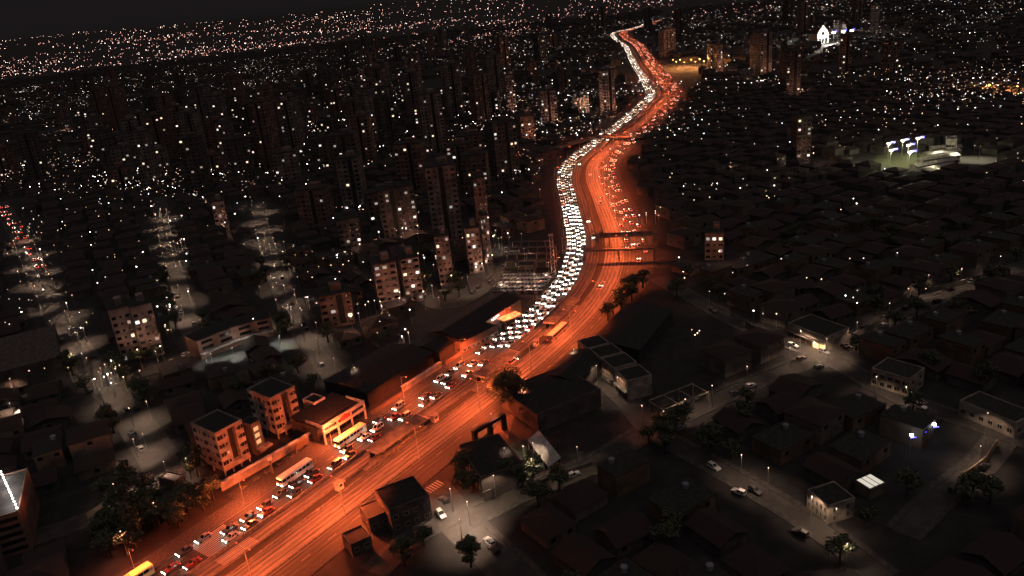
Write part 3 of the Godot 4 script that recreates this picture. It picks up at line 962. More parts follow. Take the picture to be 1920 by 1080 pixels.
func avenue_furniture() -> void:
	# three covered bus stops stand in the median
	for k in [[141.0, 164.0, "near covered bus stop with brightly lit pale roof in the median"], [195.0, 217.0, "middle covered bus stop in the median beside the big dark tree"], [245.0, 272.0, "far covered bus stop in the median beside the long bus"]]:
		var m: float = (k[0] + k[1]) / 2
		var l: float = k[1] - k[0]
		var t := thing("bus_stop", k[2], "bus stop", along(m, -1.9), way(m))
		part(t, "platform", Shape.new().box(Vector3(0, 0.45, 0), Vector3(3.4, 0.9, l)).mesh(), mat("concrete"))
		var rf := part(t, "roof", Shape.new().hexa([Vector3(-2.5, 4.0, l / 2), Vector3(2.3, 3.5, l / 2), Vector3(2.3, 3.5, -l / 2), Vector3(-2.5, 4.0, -l / 2), Vector3(-2.5, 4.2, l / 2), Vector3(2.3, 3.7, l / 2), Vector3(2.3, 3.7, -l / 2), Vector3(-2.5, 4.2, -l / 2)]).mesh(), mat("station_roof"))
		for e in [-1.0, 1.0]:
			part(rf, "fascia", Shape.new().box(Vector3(-0.1, 3.85, e * (l / 2 + 0.06)), Vector3(4.9, 0.75, 0.12)).mesh(), mat("wall_white"))
			part(rf, "gutter", Shape.new().box(Vector3(e * 2.5 - 0.1, 3.85 - 0.25 * e, 0), Vector3(0.14, 0.4, l - 0.1)).mesh(), mat("concrete"))
		for i in 6:
			var z := (i + 0.5) / 6.0 * l - l / 2
			part(t, "post", Shape.new().box(Vector3(-0.9, 2.2, z), Vector3(0.2, 3.3, 0.2)).mesh(), mat("rail_steel"))
			part(t, "bracket", Shape.new().bar(Vector3(-0.9, 2.9, z), Vector3(1.6, 3.5, z), 0.12).mesh(), mat("rail_steel"))
			if i % 2 == 0:
				part(t, "bench", Shape.new().box(Vector3(0.1, 1.35, z + 1.2), Vector3(0.45, 0.1, 1.6)).mesh(), mat("rail_steel"))
		for i in 5:
			part(t, "glass_screen", Shape.new().box(Vector3(-1.5, 1.9, (i + 0.5) / 5.0 * l - l / 2), Vector3(0.05, 1.9, l / 5.0 - 0.3)).mesh(), mat("night_glass"))
		part(t, "end_ramp", Shape.new().hexa([Vector3(-1.5, 0.2, l / 2 + 4.5), Vector3(1.5, 0.2, l / 2 + 4.5), Vector3(1.5, 0.2, l / 2), Vector3(-1.5, 0.2, l / 2), Vector3(-1.5, 0.22, l / 2 + 4.5), Vector3(1.5, 0.22, l / 2 + 4.5), Vector3(1.5, 0.9, l / 2), Vector3(-1.5, 0.9, l / 2)]).mesh(), mat("concrete"))
	# a ticket kiosk and cabinets in the median
	for k in [[168.5, -0.8], [126.0, -1.2], [231.0, -0.6]]:
		var t := thing("ticket_kiosk", "small pale ticket kiosk in the median, %s" % by_mark(flat(k[0], k[1]), "kiosk"), "kiosk", along(k[0], k[1], 0.2), way(k[0]), "kiosks in the median")
		part(t, "cabin", Shape.new().box(Vector3(0, 1.2, 0), Vector3(1.6, 2.4, 2.2)).mesh(), mat("wall_white"))
		part(t, "roof", Shape.new().box(Vector3(0, 2.5, 0), Vector3(2.1, 0.18, 2.8), 0, 0.9).mesh(), mat("roof_sheet"))
		part(t, "window", Shape.new().box(Vector3(0.81, 1.5, 0), Vector3(0.06, 0.8, 1.3)).mesh(), mat("night_glass"))
	# the footbridge over the right half of the avenue, and the pipe bridge beside it
	var a := along(354, -2.0)
	var b := along(353, 25.0)
	var d := b - a
	var yaw := atan2(-d.z, d.x)
	var t := thing("footbridge", "pale footbridge crossing the right half of the avenue", "footbridge", (a + b) / 2, yaw)
	var l := d.length()
	part(t, "deck", Shape.new().box(Vector3(0, 5.6, 0), Vector3(l, 0.5, 2.6)).mesh(), mat("concrete"))
	for s in [-1.0, 1.0]:
		part(t, "parapet", Shape.new().box(Vector3(0, 6.5, s * 1.35), Vector3(l, 1.3, 0.12)).mesh(), mat("wall_pale"))
		part(t, "tower_stair", Shape.new().box(Vector3(s * (l / 2 + 1.3), 3.4, 0), Vector3(2.4, 6.8, 3.4)).mesh(), mat("wall_pale"))
	for x in [-0.32, 0.05, 0.36]:
		part(t, "column", Shape.new().lathe([[0.45, 0.0], [0.4, 5.3]], 10, Vector3(x * l, 0, 0)).mesh(), mat("concrete"))
	var t2 := thing("pipe_bridge", "thin pipe bridge across the avenue just before the footbridge", "pipe bridge", (along(331, -9.0) + along(331, 25.0)) / 2, atan2(-(along(331, 25.0) - along(331, -9.0)).z, (along(331, 25.0) - along(331, -9.0)).x))
	part(t2, "pipe", Shape.new().bar(Vector3(-17, 6.0, 0), Vector3(17, 6.0, 0), 0.9).mesh(), mat("wall_pale"))
	part(t2, "truss", Shape.new().bar(Vector3(-17, 7.4, 0), Vector3(17, 7.4, 0), 0.25).mesh(), mat("wall_pale"))
	for i in 12:
		part(t2, "brace", Shape.new().bar(Vector3(-17 + i * 2.83, 6.4, 0), Vector3(-17 + (i + 1) * 2.83, 7.4, 0), 0.14).mesh(), mat("wall_pale"))
	for x in [-17.0, 0.0, 17.0]:
		part(t2, "pier", Shape.new().box(Vector3(x, 2.9, 0), Vector3(0.7, 5.8, 0.9)).mesh(), mat("wall_pale"))
	# the junction viaduct further up
	var vp := dense(PackedVector2Array([Vector2(20.5, -627.1), Vector2(51.5, -662.9), Vector2(76.9, -686.4), Vector2(100.5, -688.9), Vector2(121.5, -676.8), Vector2(140.9, -681.6)]), 8.0)
	var v := thing("viaduct", "low viaduct joining the avenue from the left at the junction", "viaduct", Vector3.ZERO)
	part(v, "deck", street_mesh(vp, 0, 8, 3.2, 2.4), mat("asphalt_main"))
	for s in [-1.0, 1.0]:
		part(v, "parapet", street_mesh(vp, s * 4.1, 0.3, 4.1, 2.4), mat("concrete"))
	for i in range(2, vp.size() - 1, 4):
		part(v, "pier", Shape.new().box(v3(vp[i], 1.2), Vector3(1.2, 2.4, 1.2)).mesh(), mat("concrete"))


# ---------------------------------------------------------------- left of the avenue, near
func slab_flats(a: Vector2, b: Vector2, depth: float, label: String, lit: Array) -> void:
	# four floors of flats raised on columns, a deep dark slot between two window bays
	var q := lot(a, b, depth)
	var t := thing("apartment_block", label, "apartment block", q.p, q.yaw)
	var w: float = q.w
	var y0 := 2.9
	var h := 11.6
	var wl := Node3D.new()
	wl.name = "facade"
	t.add_child(wl)
	for k in [[-0.5, -0.08], [0.2, 0.5]]:
		var x0: float = k[0] * w
		var x1: float = k[1] * w
		part(wl, "wall", Shape.new().box(Vector3((x0 + x1) / 2, y0 + h / 2, 0), Vector3(x1 - x0, h, depth)).mesh(), mat("wall_front"))
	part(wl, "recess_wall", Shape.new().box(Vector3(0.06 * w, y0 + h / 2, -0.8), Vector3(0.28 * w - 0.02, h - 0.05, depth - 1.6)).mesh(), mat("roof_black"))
	part(t, "floor_beam", Shape.new().box(Vector3(0, y0 - 0.35, 0.12), Vector3(w + 0.1, 1.5, depth + 0.24)).mesh(), mat("wall_front"))
	for i in 4:
		for z in [-1.0, 0.0, 1.0]:
			part(t, "column", Shape.new().box(Vector3((i / 3.0 - 0.5) * (w - 0.5), 1.07, z * (depth / 2 - 0.3)), Vector3(0.4, 2.14, 0.4)).mesh(), mat("wall_front"))
	var rf := part(t, "roof", Shape.new().box(Vector3(0, y0 + h + 0.12, -0.1), Vector3(w - 0.7, 0.24, depth - 0.7)).mesh(), mat("roof_black"))
	var pr := Shape.new()
	for s in [-1.0, 1.0]:
		pr.box(Vector3(0, y0 + h + 0.4, s * (depth / 2 - 0.1)), Vector3(w + 0.14, 0.8, 0.26))
		pr.box(Vector3(s * (w / 2 - 0.1), y0 + h + 0.39, 0), Vector3(0.26, 0.78, depth - 0.3))
	part(rf, "parapet", pr.mesh(), mat("wall_front"))
	if not meshes.has("bigwin"):
		meshes["bigwin"] = Shape.new().box(Vector3(0, 0, 0.02), Vector3(1.7, 1.3, 0.08)).mesh()
		meshes["smallwin"] = Shape.new().box(Vector3(0, 0, 0.02), Vector3(0.6, 0.75, 0.08)).mesh()
		meshes["bigframe"] = Shape.new().box(Vector3(0, -0.72, 0.1), Vector3(1.9, 0.12, 0.24)).box(Vector3(0, 0, 0.06), Vector3(0.07, 1.3, 0.08)).mesh()
	var n := 0
	for f in 4:
		var y := y0 + 1.45 + f * 2.9
		for k in [[-0.37, "bigwin"], [-0.2, "smallwin"], [0.28, "smallwin"], [0.4, "bigwin"]]:
			var o := part(wl, "window", meshes[k[1]], glow("window_yellow", Color(1, 0.72, 0.36), 0.25) if n in lit else mat("night_glass"), Vector3(k[0] * w, y, depth / 2))
			if k[1] == "bigwin":
				part(o, "sill", meshes.bigframe, mat("wall_front"))
			n += 1
		for z in 5:
			for s in [-1.0, 1.0]:
				part(wl, "window", meshes.smallwin if z % 2 else meshes.bigwin, mat("night_glass"), Vector3(s * w / 2, y, (z + 0.5) / 5 * depth - depth / 2), PI / 2 * s)


func near_left() -> void:
	slab_flats(Vector2(-92.2, -209.3), Vector2(-86.3, -216.5), 13.0, "four-storey flats on columns, nearer the bottom, beside the long boundary wall", [5])
	slab_flats(Vector2(-80.7, -228.7), Vector2(-74.4, -236.0), 13.0, "four-storey flats on columns, beside the portal building", [])
	# the lit stair between them
	var st := block("stair_tower", "narrow stair tower with glowing yellow landings between the two flats", "stair tower", Vector2(-85.2, -219.9), Vector2(-83.2, -222.7), 5.0, 10.5, mat("wall_grey"), mat("roof_black"))
	for k in 3:
		part(st.get_child(0), "lit_window", Shape.new().box(Vector3(-0.3, 4.4 + k * 2.3, 2.53), Vector3(1.7, 1.3, 0.06)).mesh(), glow("window_stair", Color(1, 0.66, 0.3), 0.2))
	part(st, "porch", Shape.new().box(Vector3(0.6, 2.2, 3.6), Vector3(4.6, 0.7, 2.2)).mesh(), mat("wall_front"))
	# the portal building: a white post and beam frame before a dark hall
	var q := lot(Vector2(-64.1, -222.0), Vector2(-52.9, -236.7), 16.0)
	var t := thing("portal_building", "dark-roofed shop hall behind a tall white post and beam frame", "commercial building", q.p, q.yaw)
	var w: float = q.w
	var z := 8.0
	for i in 4:
		part(t, "post", Shape.new().box(Vector3((i / 3.0 - 0.5) * (w - 0.5), 2.9 if i % 3 else 3.6, z), Vector3(0.5, 5.8 if i % 3 else 7.2, 0.5)).mesh(), mat("wall_white"))
	part(t, "top_beam", Shape.new().box(Vector3(0, 6.45, z), Vector3(w - 1.02, 1.1, 0.44)).mesh(), mat("wall_white"))
	part(t, "middle_beam", Shape.new().box(Vector3(0, 4.2, z + 0.02), Vector3(w - 1.02, 0.9, 0.55)).mesh(), mat("wall_white"))
	for s in [-1.0, 1.0]:
		part(t, "side_beam", Shape.new().box(Vector3(s * (w / 2 - 0.25), 6.5, z - 4.2), Vector3(0.44, 1.0, 7.8)).mesh(), mat("wall_white"))
	part(t, "hall_wall", Shape.new().box(Vector3(0, 2.9, -1.5), Vector3(w, 5.8, 12.5)).mesh(), mat("wall_dim"))
	part(t, "roof", Shape.new().box(Vector3(0, 6.0, -1.5), Vector3(w + 0.6, 0.4, 13.1)).mesh(), mat("roof_black"))
	for i in 3:
		part(t, "shutter", Shape.new().box(Vector3((i - 1) * w / 3.1, 1.5, 4.8), Vector3(w / 3.6, 3.0, 0.12)).mesh(), mat("roof_dark"))
	# its red emblem: a splayed flower on the beams
	var lg := Shape.new()
	for k in 7:
		var a := PI * k / 6.0
		lg.bar(Vector3(0, 5.4, z + 0.34), Vector3(cos(a) * 1.9, 5.4 + sin(a) * 1.3, z + 0.34), 0.28, 0.42)
	lg.box(Vector3(0, 5.25, z + 0.34), Vector3(3.9, 0.3, 0.2))
	part(t, "emblem_sign", lg.mesh(), mat("sign_red", Color(0.5, 0.03, 0.02), 0.6))
	# the white box with a door on the roof behind, and its dim neighbour
	var wb := block("white_annex", "small white cubic annex with a single dark opening beside the portal building", "annex", Vector2(-69.8, -238.3), Vector2(-66.9, -242.0), 6.0, 6.4, mat("wall_white"), mat("roof_black"))
	part(wb.get_child(0), "opening", Shape.new().box(Vector3(-0.7, 2.6, 3.03), Vector3(0.8, 0.9, 0.08)).mesh(), mat("night_glass"))
	part(wb.get_child(0), "sign_line", Shape.new().box(Vector3(0.3, 4.5, 3.03), Vector3(1.6, 0.18, 0.06)).mesh(), mat("wall_brick"))
	# the boundary wall with its pale coping, from the flats to the portal
	var s0 := 110.0
	var pts := PackedVector2Array()
	for i in 7:
		pts.append(flat(lerpf(109, 144, i / 6.0), lerpf(-33.0, -30.0, i / 6.0)))
	band_wall("boundary_wall", "long boundary wall with broad pale coping before the flats", pts, 2.8, 0.4, mat("wall_front"), mat("wall_white"))
	var p2 := PackedVector2Array()
	for i in 6:
		p2.append(flat(lerpf(179, 201, i / 5.0), -24.6))
	band_wall("boundary_wall", "pale wall strip with wide coping left of the jam, beyond the portal", p2, 2.4, 0.4, mat("wall_front"), mat("wall_white"))
	var p3 := PackedVector2Array()
	for i in 5:
		p3.append(flat(lerpf(162, 178, i / 4.0), -23.5))
	band_wall("boundary_wall", "low pinkish wall between the portal building and the pale wall strip", p3, 1.5, 0.25, mat("wall_brick"))
	var p4 := PackedVector2Array()
	for i in 6:
		p4.append(flat(lerpf(203, 226, i / 5.0), -24.0))
	band_wall("boundary_wall", "dark wall beside the first dense rows of the jam", p4, 1.8, 0.25, mat("wall_brick"))
	# forecourt: paved strip, kiosk board, clock post, planters
	struct("pavement", ribbon(108, 146, -30.0, -26.02, 0.15, 0.0), mat("pavement"))
	var kb := thing("notice_board", "broad brown notice board standing before the boundary wall", "notice board", along(136, -28.4), way(136) + PI / 2)
	part(kb, "panel", Shape.new().box(Vector3(0, 2.0, 0), Vector3(5.2, 2.2, 0.18)).mesh(), mat("wall_ochre"))
	for s in [-1.0, 1.0]:
		part(kb, "post", Shape.new().box(Vector3(s * 2.3, 1.1, -0.2), Vector3(0.18, 2.2, 0.18)).mesh(), mat("lamp_steel"))
	var ck := thing("clock_post", "thick pale post with a round cap on the near pavement", "post", along(122.5, -26.6), 0.0)
	part(ck, "shaft", Shape.new().lathe([[0.45, 0.0], [0.35, 0.3], [0.3, 4.6]], 10).mesh(), mat("wall_pale"))
	part(ck, "cap", Shape.new().lathe([[0.3, 4.6], [0.7, 4.8], [0.75, 5.5], [0.4, 6.0], [0.0, 6.05]], 12).mesh(), mat("wall_white"))
	for i in 6:
		var s := 113.0 + i * 4.6
		var pl := thing("planter", "low concrete planter with dark shrub, %s along the near pavement" % ordinal(i + 1), "planter", along(s, -28.3), way(s), "planters by the boundary wall")
		part(pl, "tub", Shape.new().box(Vector3(0, 0.3, 0), Vector3(0.9, 0.6, 1.8), 0, 1.1).mesh(), mat("concrete"))
		var lf := Shape.new()
		for k in 90:
			var c := Vector3(rng.randfn() * 0.35, 0.9 + rng.randfn() * 0.3, rng.randfn() * 0.6)
			var u := Vector3(rng.randfn(), rng.randfn(), rng.randfn()).normalized() * 0.25
			var e := Vector3(rng.randfn(), rng.randfn(), rng.randfn()).normalized() * 0.16
			lf.quad(c - u, c + e, c + u, c - e)
		part(pl, "foliage", lf.mesh(), mat("leaf_dark"))
	along_hall(166, 201, -50.0, -28.5, 5.5, "broad black-roofed hall behind the pale wall strip, left of the jam")
	along_hall(204, 226, -42.0, -27.0, 5.0, "black-roofed hall between the broad hall and the long dark store")
	# bottom left: striped office with a row of bright lamps
	var of := block("office_tower", "banded office tower at the left edge below the bright row of lamps", "office building", Vector2(-148.7, -177.4), Vector2(-136.9, -182.5), 24.0, 12.0, mat("wall_brick"), mat("roof_dark"))
	var ofw: float = Vector2(-148.7, -177.4).distance_to(Vector2(-136.9, -182.5))
	for f in 5:
		part(of.get_child(0), "window_band", Shape.new().box(Vector3(0, 1.6 + f * 2.3, 12.03), Vector3(ofw - 1.4, 1.1, 0.12)).mesh(), mat("night_glass"))
	var ln := PackedVector2Array([Vector2(-152.1, -201.6), Vector2(-136.5, -181.8)])
	for i in 13:
		var p := ln[0].lerp(ln[1], i / 12.0)
		var lp := thing("bright_lamp", "bare white lamp on the banded office roof, %s of the row" % ordinal(i + 1), "lamp", v3(p, 12.2), 0.0, "row of bright lamps at the left edge")
		part(lp, "post", Shape.new().bar(Vector3.ZERO, Vector3(0, 1.6, 0), 0.1).mesh(), mat("lamp_steel"))
		part(lp, "lamp_globe", meshes.globe, glow("globe_white", Color(1, 0.92, 0.85), 7.0), Vector3(0, 1.8, 0))
		if i % 4 == 1:
			lamp_light(lp, Vector3(0, 1.8, 0), Color(1, 0.85, 0.75), 10.0)
	# the lit wall at the lower left side street
	band_wall("boundary_wall", "pale wall lit by one lamp along the lower left lane", PackedVector2Array([Vector2(-127.1, -193.8), Vector2(-123.8, -200.0), Vector2(-119.7, -205.4), Vector2(-115.5, -211.1)]), 2.2, 0.3, mat("wall_pale"))
	block("flat_hall", "square brown hall at the foot of the left street", "hall", Vector2(-104.4, -202.9), Vector2(-102.8, -206.1), 7.0, 3.6, mat("wall_ochre"), mat("roof_sheet2", Color(0.12, 0.1, 0.085), 0.9, "rough", 0.2))


# ---------------------------------------------------------------- right of the avenue, near
func along_hall(s0: float, s1: float, o0: float, o1: float, h: float, label: String) -> void:
	var p := along((s0 + s1) / 2, (o0 + o1) / 2)
	blocked.append([Vector2(p.x, p.z), maxf(s1 - s0, o1 - o0) * 0.62])
	var t := thing("dark_hall", label, "hall", p, way((s0 + s1) / 2))
	var w := o1 - o0
	var l := s1 - s0
	part(t, "wall", Shape.new().box(Vector3(0, h / 2, 0), Vector3(w, h, l)).mesh(), mat("roof_dark"))
	part(t, "roof", Shape.new().gable(l, w, h, 1.3, 0.4).mesh(), mat("roof_black"), Vector3.ZERO, PI / 2)
	for i in 5:
		part(t, "window", Shape.new().box(Vector3(-w / 2 - 0.03, h * 0.6, (i - 2) * l / 5.2), Vector3(0.1, 1.4, l / 9)).mesh(), mat("night_glass"))


func near_right() -> void:
	# the dark two-storey house that stands against the pavement
	var h1 := block("corner_house", "dark flat-roofed two-storey house against the right pavement by the zebra crossing", "house", Vector2(-37.2, -173.3), Vector2(-27.2, -178.5), 11.0, 7.0, mat("wall_dim"), mat("roof_black"), [1.6, 4.8], 4, 3, 1.3, 1.2, [])
	block("lean_to_house", "low dark lean-to house attached left of the corner house", "house", Vector2(-43.3, -174.7), Vector2(-38.2, -177.5), 7.0, 4.0, mat("wall_dim"), mat("roof_black"), [1.8], 2, 2, 1.2, 1.2, [])
	block("yard_store", "dim brick yard store below the lean-to house", "shed", Vector2(-46.7, -165.8), Vector2(-42.0, -168.7), 6.0, 3.2, mat("wall_dim"), mat("roof_dark"), [1.7], 2, 1, 1.2, 1.1, [])
	band_wall("boundary_wall", "short rendered wall between the avenue pavement and the yard store", PackedVector2Array([Vector2(-49.1, -174.5), Vector2(-46.9, -166.8)]), 2.4, 0.3, mat("wall_brick"))
	# office with pilastered long side towards the square
	var of := block("side_office", "low office with white pilasters along its long side facing the square street", "office building", Vector2(-20.4, -204.0), Vector2(-13.8, -186.3), 13.0, 5.6, mat("wall_dim"), mat("roof_black"))
	var wl: Node3D = of.get_child(0)
	var w := Vector2(-20.4, -204.0).distance_to(Vector2(-13.8, -186.3))
	for i in 7:
		part(wl, "pilaster", Shape.new().box(Vector3((i + 0.5) / 7 * w - w / 2, 3.2, 6.6), Vector3(0.55, 3.6, 0.3)).mesh(), mat("wall_white"))
		if i < 6:
			part(wl, "window", Shape.new().box(Vector3((i + 1.0) / 7 * w - w / 2, 3.2, 6.52), Vector3(1.2, 2.2, 0.1)).mesh(), mat("night_glass"))
	# boundary wall with a gateway on the street corner
	band_wall("boundary_wall", "beige corner wall with an open gateway on the brown side street", PackedVector2Array([Vector2(-13.4, -183.8), Vector2(-11.3, -184.9)]), 3.0, 0.35, mat("wall_pale"))
	band_wall("boundary_wall", "beige street wall running right from the corner gateway", PackedVector2Array([Vector2(-10.7, -185.3), Vector2(-7.4, -187.3), Vector2(-3.7, -189.4)]), 2.8, 0.35, mat("wall_pale"))
	band_wall("boundary_wall", "long low kerb wall across the street from the beige wall", PackedVector2Array([Vector2(-3.4, -185.8), Vector2(2.0, -189.2), Vector2(9.1, -192.7), Vector2(17.9, -196.1)]), 1.2, 0.3, mat("wall_pale"))
	# the lit yard: green court, white sloping canopy, gate frame
	struct("yard_paving", Shape.new().prism(PackedVector2Array([Vector2(-11.7, -207.7), Vector2(-2.2, -213.5), Vector2(5.6, -196.6), Vector2(-5.5, -191.3)]), 0.1, 0.1).mesh(), mat("court_green", Color(0.05, 0.09, 0.06), 0.9, "rough", 0.2))
	var ca := Vector2(-0.0, -207.9)
	var cb := Vector2(5.2, -192.1)
	var q := lot(ca, cb, 4.0)
	var t := thing("long_canopy", "long white sloping canopy beside the lit yard", "canopy", q.p, q.yaw)
	part(t, "roof", Shape.new().hexa([Vector3(-q.w / 2, 3.2, 2.0), Vector3(q.w / 2, 3.2, 2.0), Vector3(q.w / 2, 5.2, -2.0), Vector3(-q.w / 2, 5.2, -2.0), Vector3(-q.w / 2, 3.4, 2.0), Vector3(q.w / 2, 3.4, 2.0), Vector3(q.w / 2, 5.4, -2.0), Vector3(-q.w / 2, 5.4, -2.0)]).mesh(), mat("wall_white"))
	part(t, "back_wall", Shape.new().box(Vector3(0, 2.5, -1.8), Vector3(q.w, 4.9, 0.3)).mesh(), mat("wall_pale"))
	for i in 5:
		part(t, "post", Shape.new().box(Vector3((i / 4.0 - 0.5) * (q.w - 0.4), 1.6, 1.8), Vector3(0.22, 3.2, 0.22)).mesh(), mat("wall_white"))
	var ga := Vector2(-15.8, -212.1)
	var gb := Vector2(-6.8, -220.5)
	var gd := gb - ga
	var g := thing("gate_frame", "black square gate frame beside the avenue near the big tree", "gate", v3((ga + gb) / 2), atan2(-gd.y, gd.x))
	for x in [-0.5, 0.02, 0.5]:
		part(g, "pier", Shape.new().box(Vector3(x * gd.length(), 2.4, 0), Vector3(1.4, 4.8, 1.2)).mesh(), mat("roof_black"))
	part(g, "lintel", Shape.new().box(Vector3(0, 5.3, 0), Vector3(gd.length() + 1.4, 1.0, 1.24)).mesh(), mat("roof_black"))
	part(g, "sill_wall", Shape.new().box(Vector3(-gd.length() * 0.24, 0.5, 0), Vector3(gd.length() * 0.44, 1.0, 0.6)).mesh(), mat("roof_black"))
	struct("yard_paving", Shape.new().prism(PackedVector2Array([Vector2(-11.6, -216.3), Vector2(-6.9, -232.9), Vector2(-3.1, -230.3), Vector2(-6.4, -212.8)]), 0.11, 0.11).mesh(), mat("ramp_red", Color(0.13, 0.075, 0.06), 0.9, "rough", 0.2))
	block("dark_hall", "broad black-roofed hall between the big tree and the lit facades", "hall", Vector2(3.8, -216.5), Vector2(25.3, -229.2), 22.0, 6.0, mat("wall_dim"), mat("roof_black"))
	along_hall(201, 223, 20.5, 34.0, 6.0, "black-roofed hall behind the right pavement, beyond the big tree")
	along_hall(229, 268, 22.5, 42.0, 5.5, "added long black-roofed hall darkening the ground right of the avenue")  # added hall, its black roof keeps this side of the avenue dark
	# lit shop fronts along the narrow street behind
	var fr := [[Vector2(22.0, -268.2), Vector2(25.0, -260.3), 6.0, "narrow two-storey shop by the bright doorway, first of the lit row"], [Vector2(25.4, -258.9), Vector2(28.2, -250.6), 6.6, "two-storey shop with framed upper panel, second of the lit row"], [Vector2(28.5, -249.3), Vector2(31.3, -240.7), 7.0, "tall pale shop with broad upper wall, third of the lit row"], [Vector2(31.7, -239.4), Vector2(34.4, -231.0), 6.8, "two-storey shop with dark upper bay, fourth of the lit row"]]
	for k in fr:
		var b := block("shop_house", k[3], "shop", k[0], k[1], 9.0, k[2], mat("wall_shop", Color(0.32, 0.28, 0.23), 0.9, "stain", 0.1), mat("roof_black"))
		var ww: float = k[0].distance_to(k[1])
		var f: Node3D = b.get_child(0)
		part(f, "upper_panel", Shape.new().box(Vector3(0, k[2] - 1.6, 4.55), Vector3(ww * 0.8, 1.7, 0.12)).mesh(), mat("wall_brick"))
		part(f, "awning", Shape.new().box(Vector3(0, 3.1, 5.1), Vector3(ww * 0.95, 0.2, 1.2)).mesh(), mat("wall_pale"))
		for s in [-1.0, 1.0]:
			part(f, "shutter", Shape.new().box(Vector3(s * ww * 0.24, 1.35, 4.55), Vector3(ww * 0.4, 2.6, 0.1)).mesh(), mat("wall_grey"))
	var dw := part(get_child(get_child_count() - 4), "lit_doorway_sign", Shape.new().box(Vector3(-2.0, 2.4, 4.7), Vector3(1.8, 0.5, 0.1)).mesh(), glow("sign_warm", Color(1, 0.55, 0.22), 1.2))
	# the pergola house
	var pa := Vector2(43.2, -216.0)
	var pb := Vector2(59.5, -224.4)
	var pq := lot(pa, pb, 8.0)
	var pg := thing("carport_frame", "pale open carport frame of posts and beams on the side street", "carport", pq.p, pq.yaw)
	for i in 4:
		for z in [-3.6, 3.6]:
			part(pg, "post", Shape.new().box(Vector3((i / 3.0 - 0.5) * (pq.w - 0.3), 1.9, z), Vector3(0.26, 3.8, 0.26)).mesh(), mat("wall_shop"))
		part(pg, "cross_beam", Shape.new().box(Vector3((i / 3.0 - 0.5) * (pq.w - 0.3), 3.75, 0), Vector3(0.24, 0.3, 6.9)).mesh(), mat("wall_shop"))
	for z in [-3.6, 3.6]:
		part(pg, "long_beam", Shape.new().box(Vector3(0, 4.05, z), Vector3(pq.w, 0.3, 0.3)).mesh(), mat("wall_shop"))
	part(pg, "back_wall", Shape.new().box(Vector3(-pq.w * 0.2, 1.2, -3.2), Vector3(pq.w * 0.5, 2.4, 0.25)).mesh(), mat("wall_pale"))
	# corner shop at the crossroads, lit from under its awning
	var sa := Vector2(100.0, -266.8)
	var sb := Vector2(108.2, -251.8)
	var cs := block("corner_shop", "corner shop at the crossroads with warm light under its awning", "shop", sa, sb, 12.0, 5.2, mat("wall_shop"), mat("roof_black"))
	var sw := sa.distance_to(sb)
	var sf: Node3D = cs.get_child(0)
	for i in 6:
		part(sf, "shutter", Shape.new().box(Vector3((i + 0.5) / 6 * sw - sw / 2, 1.4, 6.05), Vector3(sw / 6 - 0.5, 2.7, 0.1)).mesh(), mat("wall_ochre") if i < 4 else glow("shop_window", Color(1, 0.5, 0.2), 0.5))
	part(sf, "awning", Shape.new().box(Vector3(0, 3.2, 6.8), Vector3(sw, 0.18, 1.6)).mesh(), mat("wall_pale"))
	lamp_light(cs, Vector3(sw * 0.28, 2.7, 7.3), Color(1, 0.5, 0.22), 9.0)
	part(sf, "lamp_globe", meshes.globe, glow("globe_warm", WARM, 9.0), Vector3(sw * 0.28, 2.7, 7.3))
	# two street-side houses with walls
	block("garage_house", "long house with pale upper wall and dark garage openings beyond the crossroads", "house", Vector2(112.2, -225.6), Vector2(119.5, -216.1), 10.0, 5.6, mat("wall_shop"), mat("roof_dark"), [1.6, 4.2], 5, 2, 1.5, 1.4, [])
	block("wide_house", "wide low house behind a long wall at the far right", "house", Vector2(127.9, -203.1), Vector2(135.2, -188.5), 9.0, 4.4, mat("wall_shop"), mat("roof_dark"), [1.9], 6, 2, 1.4, 1.3, [])
	band_wall("boundary_wall", "beige garden wall curving round the street bend at the far right", PackedVector2Array([Vector2(110.0, -171.4), Vector2(115.5, -174.6), Vector2(121.5, -178.6), Vector2(125.9, -183.0), Vector2(128.8, -185.8)]), 2.2, 0.3, mat("wall_ochre2", Color(0.36, 0.25, 0.15), 0.9, "stain", 0.1))
	band_wall("boundary_wall", "pale wall along the lit street at the upper right", PackedVector2Array([Vector2(162.9, -293.8), Vector2(172.1, -295.5), Vector2(182.9, -299.2), Vector2(196.9, -304.2), Vector2(207.7, -309.1)]), 2.0, 0.3, mat("wall_pale"))
	band_wall("boundary_wall", "brown wall beside the left arm of the crossroads", PackedVector2Array([Vector2(88.5, -279.8), Vector2(91.9, -268.8), Vector2(95.4, -261.7)]), 2.4, 0.3, mat("wall_pale"))
	band_wall("boundary_wall", "brown wall along the upper right arm of the crossroads", PackedVector2Array([Vector2(112.0, -255.4), Vector2(127.2, -263.5), Vector2(148.5, -278.7)]), 2.2, 0.3, mat("wall_pale"))
	block("arched_house", "house with columned brown front beside the lowest right street", "house", Vector2(69.0, -167.4), Vector2(71.2, -160.0), 8.0, 5.0, mat("wall_shop"), mat("roof_dark"), [1.6, 3.9], 5, 2, 0.7, 1.5, [])
	# the bright skylit roof and the floodlit yards
	var sk := thing("skylight_roof", "small square roof glowing white in the dark blocks at lower right", "roof", v3(Vector2(86.9, -171.3), 0.0), 0.4)
	part(sk, "wall", Shape.new().box(Vector3(0, 1.6, 0), Vector3(5.4, 3.2, 5.0)).mesh(), mat("wall_pale"))
	for i in 3:
		part(sk, "skylight_window", Shape.new().box(Vector3((i - 1) * 1.7, 3.3, 0), Vector3(1.3, 0.12, 4.2)).mesh(), glow("skylight", Color(1, 0.9, 0.75), 0.17))
